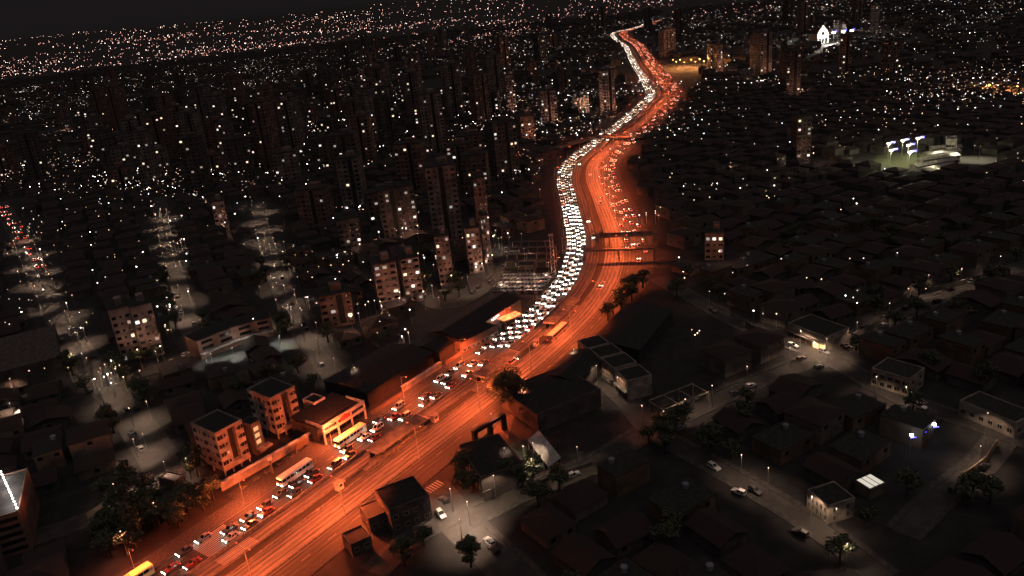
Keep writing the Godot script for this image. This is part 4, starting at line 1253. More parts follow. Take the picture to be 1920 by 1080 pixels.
	for k in [[Vector2(105.3, -186.8), "lowest"], [Vector2(109.1, -188.9), "middle"], [Vector2(113.7, -190.8), "topmost"]]:
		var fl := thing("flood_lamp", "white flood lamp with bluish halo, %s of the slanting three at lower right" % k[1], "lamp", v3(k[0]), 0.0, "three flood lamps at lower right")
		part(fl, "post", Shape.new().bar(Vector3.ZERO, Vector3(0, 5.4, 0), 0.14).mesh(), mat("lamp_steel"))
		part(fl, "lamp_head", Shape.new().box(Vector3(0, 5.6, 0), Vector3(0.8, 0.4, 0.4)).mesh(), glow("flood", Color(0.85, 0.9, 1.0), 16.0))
		part(fl, "lamp_glare_box", Shape.new().box(Vector3(0.3, 5.0, 0.5), Vector3(1.6, 0.22, 0.3)).mesh(), glow("glare_blue", Color(0.06, 0.05, 1.0), 0.5))  # glowing blue box stands in for the lamp's glare, no fitting


# ---------------------------------------------------------------- left of the avenue, further out
func middle_left() -> void:
	# curved apartment slab round a lit lawn
	var t := thing("curved_slab", "long curved apartment slab with a white lit canopy round a lawn", "apartment block", Vector3.ZERO)
	var arc := dense(PackedVector2Array([Vector2(-129.6, -299.3), Vector2(-124.0, -305.2), Vector2(-117.9, -311.3), Vector2(-111.1, -315.7), Vector2(-104.1, -317.9)]), 5.0)
	var up := Vector3(0, 8.5, 0)
	for i in arc.size() - 1:
		var d := arc[i + 1] - arc[i]
		var yaw := atan2(-d.y, d.x)
		var bk := Vector2(-sin(yaw), -cos(yaw))
		blocked.append([arc[i] + bk * 5, 9.0])
		var wl := part(t, "wall", Shape.new().hexa([v3(arc[i]), v3(arc[i + 1]), v3(arc[i + 1] + bk * 10), v3(arc[i] + bk * 10), v3(arc[i]) + up, v3(arc[i + 1]) + up, v3(arc[i + 1] + bk * 10) + up, v3(arc[i] + bk * 10) + up]).mesh(), mat("wall_brick"))
		for f in 2:
			part(wl, "window", Shape.new().box(Vector3.ZERO, Vector3(d.length() * 0.6, 1.3, 0.1)).mesh(), mat("night_glass"), v3((arc[i] + arc[i + 1]) / 2 - bk * 0.04, 4.6 + f * 2.5), yaw)
		part(t, "canopy", Shape.new().box(Vector3(0, 2.9, 1.0), Vector3(d.length() - 0.25, 0.25, 2.0)).mesh(), mat("wall_white"), v3((arc[i] + arc[i + 1]) / 2), yaw)
		part(t, "canopy_lamp", Shape.new().box(Vector3(0, 2.72, 1.0), Vector3(0.4, 0.12, 0.4)).mesh(), glow("globe_white", Color(1, 0.92, 0.85), 7.0), v3((arc[i] + arc[i + 1]) / 2), yaw)
	for i in range(0, arc.size() - 1, 2):
		var d := (arc[i + 1] - arc[i]).normalized()
		var q := v3(arc[i] + Vector2(-d.y, d.x) * 4.5)
		var gl := thing("canopy_wash_lamp", "added low lamp lighting the curved slab canopy, %s from its left end" % ordinal(i / 2 + 1), "lamp", q, 0.0, "added lamps lighting the curved slab")
		part(gl, "post", Shape.new().bar(Vector3.ZERO, Vector3(0, 4.2, 0), 0.1).mesh(), mat("lamp_steel"))
		part(gl, "lamp_globe", meshes.small_globe, glow("globe_soft", WARM, 0.9), Vector3(0, 4.4, 0))
		lamp_light(gl, Vector3(0, 4.4, 0), Color(1, 0.84, 0.72), 5.0)  # added post and light to brighten the white canopy
	var rp := PackedVector2Array()
	for p in arc:
		rp.append(p + Vector2(-0.2, 0.1))
	for i in arc.size():
		var p := arc[arc.size() - 1 - i]
		var d := arc[mini(arc.size() - i, arc.size() - 1)] - arc[maxi(arc.size() - 2 - i, 0)]
		rp.append(p + Vector2(-sin(atan2(-d.y, d.x)), -cos(atan2(-d.y, d.x))) * 10.3)
	part(t, "roof", Shape.new().prism(rp, 8.52, 8.9).mesh(), mat("roof_black"))
	struct("lawn", Shape.new().prism(PackedVector2Array([Vector2(-112.7, -281.1), Vector2(-106.1, -287.1), Vector2(-94.8, -293.3), Vector2(-87.7, -283.0), Vector2(-92.9, -276.8), Vector2(-104.7, -274.9)]), 0.05, 0.05).mesh(), mat("court_lawn", Color(0.09, 0.11, 0.06), 1.0, "grain", 0.3))
	for k in [[Vector2(-110.2, -279.7), 34.0], [Vector2(-100.2, -281.1), 16.0], [Vector2(-106.9, -298.1), 22.0], [Vector2(-98.4, -306.6), 24.0], [Vector2(-123.4, -294.9), 14.0], [Vector2(-116.0, -299.2), 18.0]]:
		side_lamp(k[0], k[1], Color(0.9, 0.9, 0.78), 4.5)
	# the dark warehouse with its gable front
	var wq := lot(Vector2(-35.0, -290.4), Vector2(-22.8, -281.5), 44.0)
	var wh := thing("warehouse", "big dark warehouse beside the jam, dim red gable wall in front", "warehouse", wq.p, wq.yaw)
	part(wh, "wall", Shape.new().box(Vector3(0, 3.2, 0), Vector3(wq.w, 6.4, 44.0)).mesh(), mat("wall_brick"))
	var g1 := Shape.new().gable(44.0, wq.w, 6.4, 2.0, 0.4).mesh()
	part(wh, "roof", g1, mat("roof_black"), Vector3.ZERO, PI / 2)
	for i in 3:
		part(wh, "loading_door", Shape.new().box(Vector3((i - 1) * wq.w / 3.2, 2.0, 22.05), Vector3(wq.w / 5, 4.0, 0.12)).mesh(), mat("roof_dark"))
	block("long_store", "long dark store between the warehouse and the jam", "store", Vector2(-21.4, -278.3), Vector2(-7.3, -292.0), 8.0, 5.0, mat("wall_brick"), mat("roof_black"), [2.2], 8, 2, 1.6, 1.4, [])
	var fc := thing("filling_canopy", "orange-lit canopy by the white string of lamps beside the jam", "canopy", v3(Vector2(-2.0, -302.7)), 0.65)
	part(fc, "roof", Shape.new().box(Vector3(0, 4.4, 0), Vector3(10, 0.5, 5)).mesh(), mat("roof_sheet"))
	for s in [-1.0, 1.0]:
		for z in [-1.0, 1.0]:
			part(fc, "post", Shape.new().box(Vector3(4.2 * s, 2.05, 1.8 * z), Vector3(0.3, 4.1, 0.3)).mesh(), mat("concrete"))
	for i in 15:
		var p := Vector2(-9.2, -298.9).lerp(Vector2(2.3, -320.4), i / 14.0)
		var lp := thing("string_lamp", "white lamp on a thin post, %s of the string beside the warehouse" % ordinal(i + 1), "lamp", v3(p), 0.0, "string of white lamps beside the warehouse")
		part(lp, "post", Shape.new().bar(Vector3.ZERO, Vector3(0, 5.0, 0), 0.08).mesh(), mat("lamp_steel"))
		part(lp, "lamp_globe", meshes.globe, glow("globe_white", Color(1, 0.92, 0.85), 7.0), Vector3(0, 5.2, 0))
		if i % 5 == 2:
			lamp_light(lp, Vector3(0, 5.2, 0), Color(1, 0.85, 0.75), 8.0)
	# car park and platform canopies
	struct("car_park_paving", Shape.new().prism(PackedVector2Array([Vector2(-11.3, -338.4), Vector2(13.9, -332.7), Vector2(22.8, -361.9), Vector2(-3.2, -369.7)]), 0.06, 0.06).mesh(), mat("asphalt_side"))
	blocked.append([Vector2(5.1, -349.8), 22.0])
	blocked.append([Vector2(12.4, -387.4), 26.0])
	for k in [[Vector2(-2.3, -375.1), Vector2(23.4, -368.9), "nearest"], [Vector2(-1.4, -387.4), Vector2(24.5, -381.0), "second nearest"], [Vector2(0.3, -397.5), Vector2(25.2, -391.3), "third nearest"], [Vector2(2.1, -407.1), Vector2(24.6, -401.6), "farthest"]]:
		var a: Vector2 = k[0]
		var b: Vector2 = k[1]
		var d := b - a
		var pc := thing("platform_canopy", "long narrow platform canopy by the car park, %s of four" % k[2], "platform canopy", v3((a + b) / 2), atan2(-d.y, d.x), "platform canopies beyond the car park")
		part(pc, "roof", Shape.new().box(Vector3(0, 4.0, 0), Vector3(d.length(), 0.25, 2.2)).mesh(), mat("wall_dim"))
		part(pc, "platform", Shape.new().box(Vector3(0, 0.5, 0), Vector3(d.length(), 1.0, 3.2)).mesh(), mat("concrete_dark"))
		for i in 6:
			part(pc, "post", Shape.new().box(Vector3((i / 5.0 - 0.5) * (d.length() - 1), 2.4, 0), Vector3(0.22, 2.9, 0.22)).mesh(), mat("rail_steel"))
	block("ticket_hall", "pale low ticket hall before the platform canopies", "hall", Vector2(3.2, -364.7), Vector2(11.5, -363.0), 7.0, 4.2, mat("wall_pale"), mat("roof_dark"), [2.2], 4, 1, 1.5, 1.2, [])
	# the striped market hall at the left and its stalls
	var ma := Vector2(-215.8, -293.3)
	var mb := Vector2(-190.7, -307.2)
	var mq := lot(ma, mb, 44.0)
	var mh := thing("market_hall", "broad dark market hall with six long roof ridges at the left edge", "market hall", mq.p, mq.yaw)
	part(mh, "wall", Shape.new().box(Vector3(0, 2.5, 0), Vector3(mq.w, 5.0, 44)).mesh(), mat("wall_dim"))
	for i in 6:
		part(mh, "roof_ridge", Shape.new().gable(mq.w, 7.2, 5.0, 1.4, 0.05).mesh(), mat("roof_ridge", Color(0.11, 0.085, 0.08), 0.9, "rough", 0.1), Vector3(0, 0, -18.4 + i * 7.35))
	for i in 7:
		var a := Vector2(-189.0, -257.9).lerp(Vector2(-181.2, -268.1), i / 6.0)
		var sl := thing("market_stall", "bright white market stall, %s of the lit row at the left edge" % ordinal(i + 1), "market stall", v3(a), 0.5, "lit stalls at the left edge")
		part(sl, "awning", Shape.new().gable(3.0, 2.6, 2.4, 0.6, 0.1).mesh(), mat("wall_white"))
		for s in [-1.0, 1.0]:
			for z in [-1.0, 1.0]:
				part(sl, "post", Shape.new().box(Vector3(1.4 * s, 1.15, 1.2 * z), Vector3(0.08, 2.3, 0.08)).mesh(), mat("lamp_steel"))
		part(sl, "counter", Shape.new().box(Vector3(0, 0.5, 0.8), Vector3(2.6, 1.0, 0.5)).mesh(), mat("wall_pale"))
		part(sl, "lamp_tube", Shape.new().box(Vector3(0.2, 2.35, 1.5), Vector3(1.6, 0.28, 0.2)).mesh(), glow("tube_white", Color(1, 0.88, 0.78), 9.0))
		if i % 3 == 1:
			lamp_light(sl, Vector3(0.2, 3.3, 1.9), Color(1, 0.82, 0.7), 12.0)
	# lattice pylon by the platforms
	var py := thing("lattice_mast", "tall thin lattice mast standing beside the jam", "mast", v3(Vector2(20.8, -362.5)))
	for s in [-1.0, 1.0]:
		for z in [-1.0, 1.0]:
			part(py, "leg", Shape.new().bar(Vector3(s * 1.0, 0, z * 1.0), Vector3(s * 0.6, 19.0, z * 0.6), 0.2).mesh(), mat("rail_steel"))
	for i in 9:
		part(py, "brace", Shape.new().bar(Vector3(-0.95, i * 2.1, 0.95), Vector3(0.95, (i + 1) * 2.1, 0.9), 0.12).bar(Vector3(0.95, i * 2.1, -0.95), Vector3(-0.95, (i + 1) * 2.1, -0.9), 0.12).mesh(), mat("rail_steel"))
	part(py, "head", Shape.new().box(Vector3(0, 19.3, 0), Vector3(2.2, 0.6, 2.2)).mesh(), mat("rail_steel"))


func put_tower(v: Array, d: float, yaw: float, wall: String, tone: String, lit: int, balcony := false) -> void:
	var f := Vector2(v[0], v[1]) + Vector2(sin(yaw), cos(yaw)) * (d / 2 + 13.0) + Vector2(cos(yaw), -sin(yaw)) * float(v[3]) * 0.3
	var fl := thing("tower_wash_lamp", "added lamp post washing the %s tower, %s" % [tone, by_mark(f, "fore")], "street lamp", v3(f), 0.0, "added lamps washing the towers")
	part(fl, "pole", meshes.pole9, mat("lamp_steel"))
	part(fl, "lamp_globe", meshes.globe, glow("globe_mid", WARM, 3.0), Vector3(0, 8.8, 0))
	lamp_light(fl, Vector3(0, 8.8, 0), Color(1.0, 0.45, 0.28), 15.0 if Vector2(v[0], v[1]).length() < 600 else 34.0)  # added light that washes the tower front out of the dark
	tower(v[0], v[1], v[2], v[3], d, yaw, mat(wall), tone, lit, balcony)


func far_landmarks() -> void:
	# the towers one can tell apart
	put_tower([-163.4, -311.3, 23.5, 7.7], 10.0, 0.5, "wall_tower", "broad grey", 3)
	put_tower([-154.7, -312.4, 23.5, 8.2], 10.0, 0.5, "wall_tower", "broad brownish", 4)
	put_tower([-77.7, -326.0, 15.2, 13.7], 11.0, 0.3, "wall_brick", "squat wide brick", 2)
	put_tower([-57.0, -342.8, 21.4, 10.3], 11.0, 0.25, "wall_balcony", "red-lit balconied", 5, true)
	put_tower([-46.3, -348.1, 21.1, 8.5], 11.0, 0.25, "wall_balcony", "narrower red-lit balconied", 6, true)
	put_tower([-31.3, -366.4, 24.3, 6.8], 10.0, 0.1, "wall_balcony", "slim pinkish", 3)
	put_tower([-17.0, -378.8, 23.0, 7.0], 9.0, 0.1, "wall_balcony", "slim reddish", 6)
	put_tower([-11.0, -390.4, 25.7, 3.9], 9.0, 0.1, "wall_tower", "very thin", 9)
	put_tower([53.0, -795.5, 35.4, 15.9], 16.0, 0.1, "wall_tower", "wide brown", 6)
	for k in [1080, 1089, 1098]:
		put_tower([86.1, -853.8, 16.8, 4.5] if k == 1080 else [91.8, -853.8, 17.3, 4.5] if k == 1089 else [97.5, -853.8, 19.5, 4.5], 9.0, 0.1, "wall_white", "white floodlit", 1)
	put_tower([118.2, -839.4, 44.5, 12.3], 18.0, 0.1, "wall_tower", "dark tall", 6)
	put_tower([299.5, -1383.2, 44.7, 22.5], 22.0, 0.12, "wall_balcony", "broad reddish lamp-topped", 8)
	put_tower([27.6, -719.5, 23.9, 12.6], 14.0, 0.1, "wall_brick", "reddish mid-height", 5)
	put_tower([5.8, -651.8, 25.5, 8.8], 12.0, 0.1, "wall_brick", "thin dark red", 6)
	put_tower([19.9, -916.6, 41.4, 9.7], 14.0, 0.1, "wall_tower", "thin tall dark", 4)
	put_tower([303.6, -1124.3, 35.5, 5.9], 14.0, 0.1, "wall_balcony", "thin orange-lit", 6)
	put_tower([306.0, -1098.3, 35.4, 7.2], 14.0, 0.1, "wall_balcony", "orange-lit", 6)
	put_tower([336.4, -1044.1, 47.4, 4.1], 14.0, 0.1, "wall_tower", "very thin pale", 3)
	put_tower([338.8, -1013.7, 52.4, 14.7], 18.0, 0.1, "wall_tower", "wide tall grey", 3)
	put_tower([595.3, -1404.8, 26.1, 5.5], 14.0, 0.1, "wall_white", "thin pale", 1)
	put_tower([596.5, -1386.0, 24.1, 6.3], 14.0, 0.1, "wall_white", "pale", 1)
	put_tower([682.4, -1454.0, 44.7, 6.6], 18.0, 0.1, "wall_tower", "lone tall", 2)
	put_tower([-185.9, -1220.2, 41.9, 14.4], 16.0, 0.2, "wall_tower", "tall lit-speckled", 9)
	put_tower([-224.4, -1225.3, 21.9, 12.8], 16.0, 0.2, "wall_tower", "squat lit-speckled", 7)
	put_tower([-66.6, -458.1, 28.7, 12.7], 14.0, 0.2, "wall_dim", "tall dark", 5)
	put_tower([-57.2, -460.4, 29.5, 9.6], 14.0, 0.2, "wall_dim", "tall dark narrow", 7)
	put_tower([-25.8, -663.3, 23.3, 10.7], 14.0, 0.1, "wall_brick", "dark red", 3)
	put_tower([-13.7, -462.2, 29.4, 7.1], 12.0, 0.1, "wall_brick", "dark tall red", 3)
	put_tower([-185.5, -511.9, 20.0, 7.8], 12.0, 0.3, "wall_tower", "brown lit-sided", 6)
	put_tower([-88.4, -433.9, 20.5, 12.1], 14.0, 0.25, "wall_dim", "broad dark", 5)
	put_tower([99.6, -363.9, 13.5, 8.8], 12.0, -0.3, "wall_brick", "low dark red", 4)
	put_tower([306.4, -832.4, 45.4, 14.4], 20.0, 0.0, "wall_dim", "dark speckled", 6)
	put_tower([209.4, -544.9, 31.4, 9.7], 16.0, -0.1, "wall_dim", "dark lit-edged", 7)
	for k in [[Vector2(543.8, -1338.5), 34.0], [Vector2(578.4, -1339.4), 30.0], [Vector2(262.9, -509.1), 24.0], [Vector2(283.7, -498.8), 26.0], [Vector2(288.2, -1191.9), 45.0]]:
		blocked.append(k)
	var s := 0
	while s < 150:
		var px := Vector2(rng.randf_range(-0.62, 0.62), rng.randf_range(430, 2400))
		if s % 2 == 0:
			px = Vector2(rng.randf_range(-0.5, 0.02), rng.randf_range(420, 1150))
		var p := Vector2(px.x * px.y + 0.0, -px.y)
		if not clear_of_roads(p, 22.0) or not clear_of_things(p, 16.0):
			continue
		if px.x > 0.25 and px.y < 760 or p.x > 0.1 * px.y and rng.randf() < 0.5:
			continue
		var h := rng.randf_range(22, 62) * (0.8 if px.y < 700 else 1.0)
		tower(p.x, p.y, h, rng.randf_range(12, 20), rng.randf_range(11, 16), rng.randf_range(-0.5, 0.6), mat(["wall_dim", "wall_tower2", "wall_brick2"][s % 3]), ["dim grey", "dim brown", "dim red"][s % 3], rng.randi_range(2, 8))
		if s % 5 == 0 and px.y < 1300.0:
			side_lamp(p + Vector2(4, 17), 26.0 if px.y < 800.0 else 50.0, Color(1.0, 0.5, 0.32), 9.0)  # added lamp, so that every fifth dim tower shows
		s += 1
	# church with its floodlit gable and the bright buildings beside it
	var c := thing("church", "white floodlit church with pointed gable and round window, far right", "church", v3(Vector2(543.8, -1338.5)), 0.1)
	part(c, "nave", Shape.new().box(Vector3(0, 8, -14), Vector3(18, 16, 30)).mesh(), mat("wall_white"))
	part(c, "roof", Shape.new().gable(30, 18, 16, 9, 0.3).mesh(), mat("roof_tile"), Vector3(0, 0, -14), PI / 2)
	part(c, "front", Shape.new().prism(PackedVector2Array([Vector2(-10, 0), Vector2(10, 0), Vector2(10, 1.4), Vector2(-10, 1.4)]), 0, 17).mesh(), mat("wall_white"), Vector3(0, 0, 1.2))
	part(c, "gable", Shape.new().hexa([Vector3(-10, 17, 2.6), Vector3(10, 17, 2.6), Vector3(10, 17, 1.2), Vector3(-10, 17, 1.2), Vector3(-0.4, 29, 2.6), Vector3(0.4, 29, 2.6), Vector3(0.4, 29, 1.2), Vector3(-0.4, 29, 1.2)]).mesh(), mat("wall_white"))
	for x in [-5.5, 0.0, 5.5]:
		part(c, "doorway", Shape.new().box(Vector3(x, 4.5, 2.65), Vector3(3.4, 8, 0.2)).mesh(), mat("night_glass"))
	part(c, "round_window", Shape.new().lathe([[0.0, 0.0], [2.4, 0.0], [2.4, 0.2], [0.0, 0.2]], 14).mesh(), mat("night_glass"), Vector3(0, 16, 2.65)).rotation.x = PI / 2
	lamp_light(c, Vector3(0, 9, 26), Color(1, 0.9, 0.8), 1100.0)
	part(c, "flood_lamp", meshes.globe, glow("globe_white", Color(1, 0.92, 0.85), 7.0), Vector3(0, 9, 26))
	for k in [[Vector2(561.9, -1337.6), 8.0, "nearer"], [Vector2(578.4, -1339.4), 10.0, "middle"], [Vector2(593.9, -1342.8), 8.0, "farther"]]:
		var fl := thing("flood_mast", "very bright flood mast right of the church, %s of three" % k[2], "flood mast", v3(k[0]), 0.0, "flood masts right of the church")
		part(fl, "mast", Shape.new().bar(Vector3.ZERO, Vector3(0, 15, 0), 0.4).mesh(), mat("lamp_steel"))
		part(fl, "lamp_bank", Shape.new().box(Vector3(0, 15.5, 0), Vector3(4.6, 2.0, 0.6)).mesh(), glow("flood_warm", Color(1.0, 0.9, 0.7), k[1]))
		part(fl, "lamp_glare_box", Shape.new().box(Vector3(3.4, 17.5, 0), Vector3(4.0, 2.2, 0.4)).mesh(), glow("glare_blue2", Color(0.04, 0.03, 1.0), 0.6))  # blue glare of the lamp bank, shaped as a glowing box
	for k in [Vector2(271.3, -1193.3), Vector2(282.2, -1216.6), Vector2(278.9, -1176.1), Vector2(295.3, -1201.7), Vector2(293.3, -1168.8), Vector2(306.9, -1197.5), Vector2(304.6, -1164.8), Vector2(274.0, -1226.1), Vector2(449.1, -724.1), Vector2(460.9, -702.6)]:
		var ol := thing("orange_lamp", "large orange lamp in the far yard, %s" % by_mark(k, "orange"), "lamp", v3(k), 0.0, "orange lamps of the far yard")
		part(ol, "pole", meshes.pole9, mat("lamp_steel"))
		part(ol, "lamp_globe", Shape.new().lathe([[0.0, -0.45], [0.6, 0.0], [0.0, 0.45]], 6).mesh(), glow("globe_orange", Color(1.0, 0.36, 0.09), 6.0), Vector3(0, 9.0, 0))
		lamp_light(ol, Vector3(0, 10.0, 0), Color(1.0, 0.36, 0.1), 260.0)
	# sports ground with six masts and long stands
	struct("sports_field", Shape.new().prism(PackedVector2Array([Vector2(236.7, -499.7), Vector2(259.7, -482.4), Vector2(289.5, -522.7), Vector2(266.4, -546.5)]), 0.06, 0.06).mesh(), mat("pitch", Color(0.1, 0.12, 0.05), 1.0, "grain", 0.1))
	var n := 0
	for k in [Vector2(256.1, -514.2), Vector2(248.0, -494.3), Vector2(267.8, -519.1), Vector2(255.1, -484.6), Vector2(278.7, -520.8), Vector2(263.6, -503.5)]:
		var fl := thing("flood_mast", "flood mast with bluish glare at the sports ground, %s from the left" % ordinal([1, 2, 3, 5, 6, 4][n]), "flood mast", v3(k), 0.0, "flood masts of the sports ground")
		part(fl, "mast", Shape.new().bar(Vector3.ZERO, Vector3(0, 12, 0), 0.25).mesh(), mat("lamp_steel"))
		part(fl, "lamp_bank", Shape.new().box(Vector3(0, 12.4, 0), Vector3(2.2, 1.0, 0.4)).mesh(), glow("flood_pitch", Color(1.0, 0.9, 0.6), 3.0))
		part(fl, "lamp_glare_box", Shape.new().box(Vector3(2.9, 12.9, 0), Vector3(2.8, 1.3, 0.3)).mesh(), glow("glare_blue2", Color(0.04, 0.03, 1.0), 0.6))  # glowing box that paints the bluish glare beside the bank
		lamp_light(fl, Vector3(0, 11.4, 1.0), Color(1, 0.92, 0.55), 42.0)
		n += 1
	for i in 5:
		var a := Vector2(246.1, -468.8).lerp(Vector2(291.0, -525.7), i / 4.0)
		var b := Vector2(279.7, -479.2).lerp(Vector2(309.7, -523.5), i / 4.0)
		var d := b - a
		var sd := thing("shed_roof", "long pale shed roof beside the sports ground, %s from the front" % ordinal(i + 1), "shed", v3((a + b) / 2), atan2(-d.y, d.x), "long sheds by the sports ground")
		part(sd, "roof", Shape.new().gable(d.length(), 6.5, 4.0, 1.2, 0.2).mesh(), mat("roof_sheet"))
		part(sd, "wall", Shape.new().box(Vector3(0, 2.0, 0), Vector3(d.length(), 4.0, 6.3)).mesh(), mat("wall_pale"))
	var wbk := block("pale_block", "pale twin block lit from above behind the sheds", "building", Vector2(298.7, -521.7), Vector2(304.2, -518.8), 12.0, 9.0, mat("wall_white"), mat("roof_sheet"), [2.0, 5.0], 4, 2, 1.3, 1.4, [])
	for k in [Vector2(263.0, -468.5), Vector2(294.2, -502.2), Vector2(306.3, -496.1), Vector2(287.4, -505.6)]:
		side_lamp(k, 60.0, Color(1, 0.92, 0.6), 9.0)


# ---------------------------------------------------------------- traffic
func traffic() -> void:
	var kinds := ["hatchback", "saloon", "van"]
	var colours := [["white", Color(0.4, 0.4, 0.39)], ["silver", Color(0.16, 0.16, 0.165)], ["black", Color(0.015, 0.015, 0.016)], ["red", Color(0.14, 0.012, 0.012)], ["grey", Color(0.05, 0.05, 0.053)]]
	var proto := {}
	for k in kinds:
		for c in colours:
			if k == "van" and c[0] in ["red", "black"]:
				continue
			proto[k + c[0]] = make_car(k, c[0], c[1])
			proto[k + c[0]].set_meta("used", false)
	var keys := proto.keys()
	var put := func(p: Vector3, yaw: float, tail: String) -> void:
		var key: String = keys[rng.randi() % keys.size()]
		if rng.randf() < 0.35:
			key = ["hatchbackblack", "saloongrey", "saloonblack"][rng.randi() % 3]
		var src: Node3D = proto[key]
		var words := ""
		for c in colours:
			if key.ends_with(c[0]):
				words = c[0] + " " + key.trim_suffix(c[0])
		var label := "%s %s" % [words, tail]
		if src.position.y < -10:
			src.position = p
			src.rotation.y = yaw
			src.set_meta("label", label)
		else:
			copy_of(src, p, yaw, label)
	# the loose cars at the bottom of the picture, one by one
	var near := [Vector2(80.0, -13.2), Vector2(86.0, -18.5), Vector2(84.0, -11.8), Vector2(92.0, -17.0), Vector2(96.0, -12.2), Vector2(98.0, -14.9), Vector2(102.0, -11.6), Vector2(104.0, -14.8), Vector2(108.0, -13.0), Vector2(108.0, -15.3), Vector2(114.0, -13.6), Vector2(118.0, -11.5), Vector2(120.0, -14.2), Vector2(126.0, -14.1), Vector2(126.0, -11.5), Vector2(134.0, -12.8), Vector2(142.0, -16.2), Vector2(140.0, -11.9), Vector2(144.0, -16.8), Vector2(150.0, -13.9), Vector2(152.0, -15.2), Vector2(160.0, -18.9), Vector2(164.0, -15.7), Vector2(170.0, -17.2), Vector2(176.0, -12.1), Vector2(180.0, -14.3), Vector2(176.0, -7.6), Vector2(192.0, -18.7), Vector2(192.0, -13.9), Vector2(196.0, -18.3), Vector2(202.0, -19.7), Vector2(208.0, -14.4), Vector2(210.0, -10.5), Vector2(218.0, -16.6)]
	var used := []
	var i := 0
	for q: Vector2 in near:
		i += 1
		var off := -18.2 + 3.4 * roundf(clampf((q.y + 18.2) / 3.4, 0, 2))
		var s := q.x
		for u in used:
			if absf(u.y - off) < 1.0 and absf(u.x - s) < 5.6:
				s = u.x + 5.9
		used.append(Vector2(s, off))
		put.call(along(s, off + rng.randf_range(-0.2, 0.2), 0.05), way(s) + PI, "with headlights on, %s car up the loose near end of the jam" % ordinal(i))
	for k in 10:
		var s := 90.0 + k * 12.3 + rng.randf_range(-2, 2)
		var off: float = [-11.4, -14.8, -11.4][k % 3]
		var free := true
		for u in used:
			if absf(u.y - off) < 1.0 and absf(u.x - s) < 5.8:
				free = false
		if free:
			i += 1
			used.append(Vector2(s, off))
			put.call(along(s, off, 0.05), way(s) + PI, "with headlights on, %s car up the loose near end of the jam" % ordinal(i))
	# the buses
	make_bus("bus", "pale orange-lit bus with dark window band at the near kerb", along(124.5, -18.3, 0.05), way(124) + PI, Color(0.55, 0.5, 0.45), Color(0.6, 0.55, 0.5), Color(0.3, 0.28, 0.25))
	make_bus("bus", "yellow-fronted pale bus before the portal building", along(147.5, -18.4, 0.05), way(147) + PI, Color(0.65, 0.6, 0.45), Color(0.75, 0.66, 0.3), Color(0.7, 0.55, 0.08))
	make_bus("bus", "yellow-roofed bus cut off at the bottom left corner", along(71.0, -18.6, 0.05), way(71) + PI, Color(0.6, 0.55, 0.3), Color(0.75, 0.66, 0.25), Color(0.7, 0.55, 0.08))
	make_bus("bus", "dark bus in the outer central lanes beside the far bus stop", along(242.5, 3.0, 0.05), way(242), Color(0.12, 0.1, 0.09), Color(0.3, 0.26, 0.24), Color(0.3, 0.26, 0.22), 14.0)
	# central lanes: a few
	i = 0
	for k in [[294.0, 3.6, 0.0], [404.0, -6.0, PI], [372.0, -5.0, PI], [441.0, 4.5, 0.0], [452.0, 6.5, 0.0], [520.0, 4.0, 0.0], [560.0, -6.0, PI], [215.0, -1.2, 0.0], [612.0, 5.5, 0.0], [655.0, -5.5, PI]]:
		i += 1
		put.call(along(k[0], k[1], 0.05 if k[0] != 215.0 else 0.21), way(k[0]) + k[2], "alone in the empty central lanes, %s from the bottom" % ordinal(i))
	# the packed rows of the jam: the first ones each a car, the rest one mass
	var lanes := [-18.6, -15.9, -13.2, -10.6]
	var names := ["kerb lane", "second lane", "third lane", "inner lane"]
	var rest := []
	for l in 4:
		var s := 216.0 + l * 1.7
		var k := 0
		while s < 2560.0:
			var gap := rng.randf_range(5.8, 8.8)
			s += gap
			var p := along(s, lanes[l] + rng.randf_range(-0.25, 0.25), 0.05)
			if rng.randf() < (0.05 if s < 480.0 else 0.2 + 0.2 * sin(s * 0.03 + l)):
				continue
			k += 1
			if s < 440.0:
				put.call(p, way(s) + PI, "with headlights on, %s in the %s of the packed jam" % [ordinal(k), names[l]])
			else:
				rest.append(Transform3D(Basis(Vector3.UP, way(s) + PI), p))
	# going away on the right: red tail lamps
	var rl := [11.5, 14.6, 17.7, 20.6]
	for l in 4:
		var s := (318.0 if l < 2 else 300.0) + l * 5.0
		var k := 0
		while s < 2560.0:
			s += rng.randf_range(11.0, 30.0) if s < 560 else rng.randf_range(13.0, 34.0)
			k += 1
			var p := along(s, rl[l] + rng.randf_range(-0.4, 0.4), 0.05)
			if s < 560.0:
				put.call(p, way(s), "going away, %s in right-hand lane %s past the dark trees" % [ordinal(k), ["one", "two", "three", "four"][l]])
			else:
				rest.append(Transform3D(Basis(Vector3.UP, way(s)), p))
	for l in 2:   # beyond the first junction the central lanes fill up too
		var s := 900.0
		while s < 2500.0:
			s += rng.randf_range(9.0, 26.0)
			rest.append(Transform3D(Basis(Vector3.UP, way(s)), along(s, 3.2 + l * 3.4, 0.05)))
	var d := car_shape("hatchback")
	var sorted_rest := [[], [], []]
	for x in rest:
		var k := rng.randi() % 3
		sorted_rest[k].append(x.scaled_local(Vector3(1, 1, 1) * rng.randf_range(0.92, 1.12) if k else Vector3(1.12, 1.35, 1.25)))
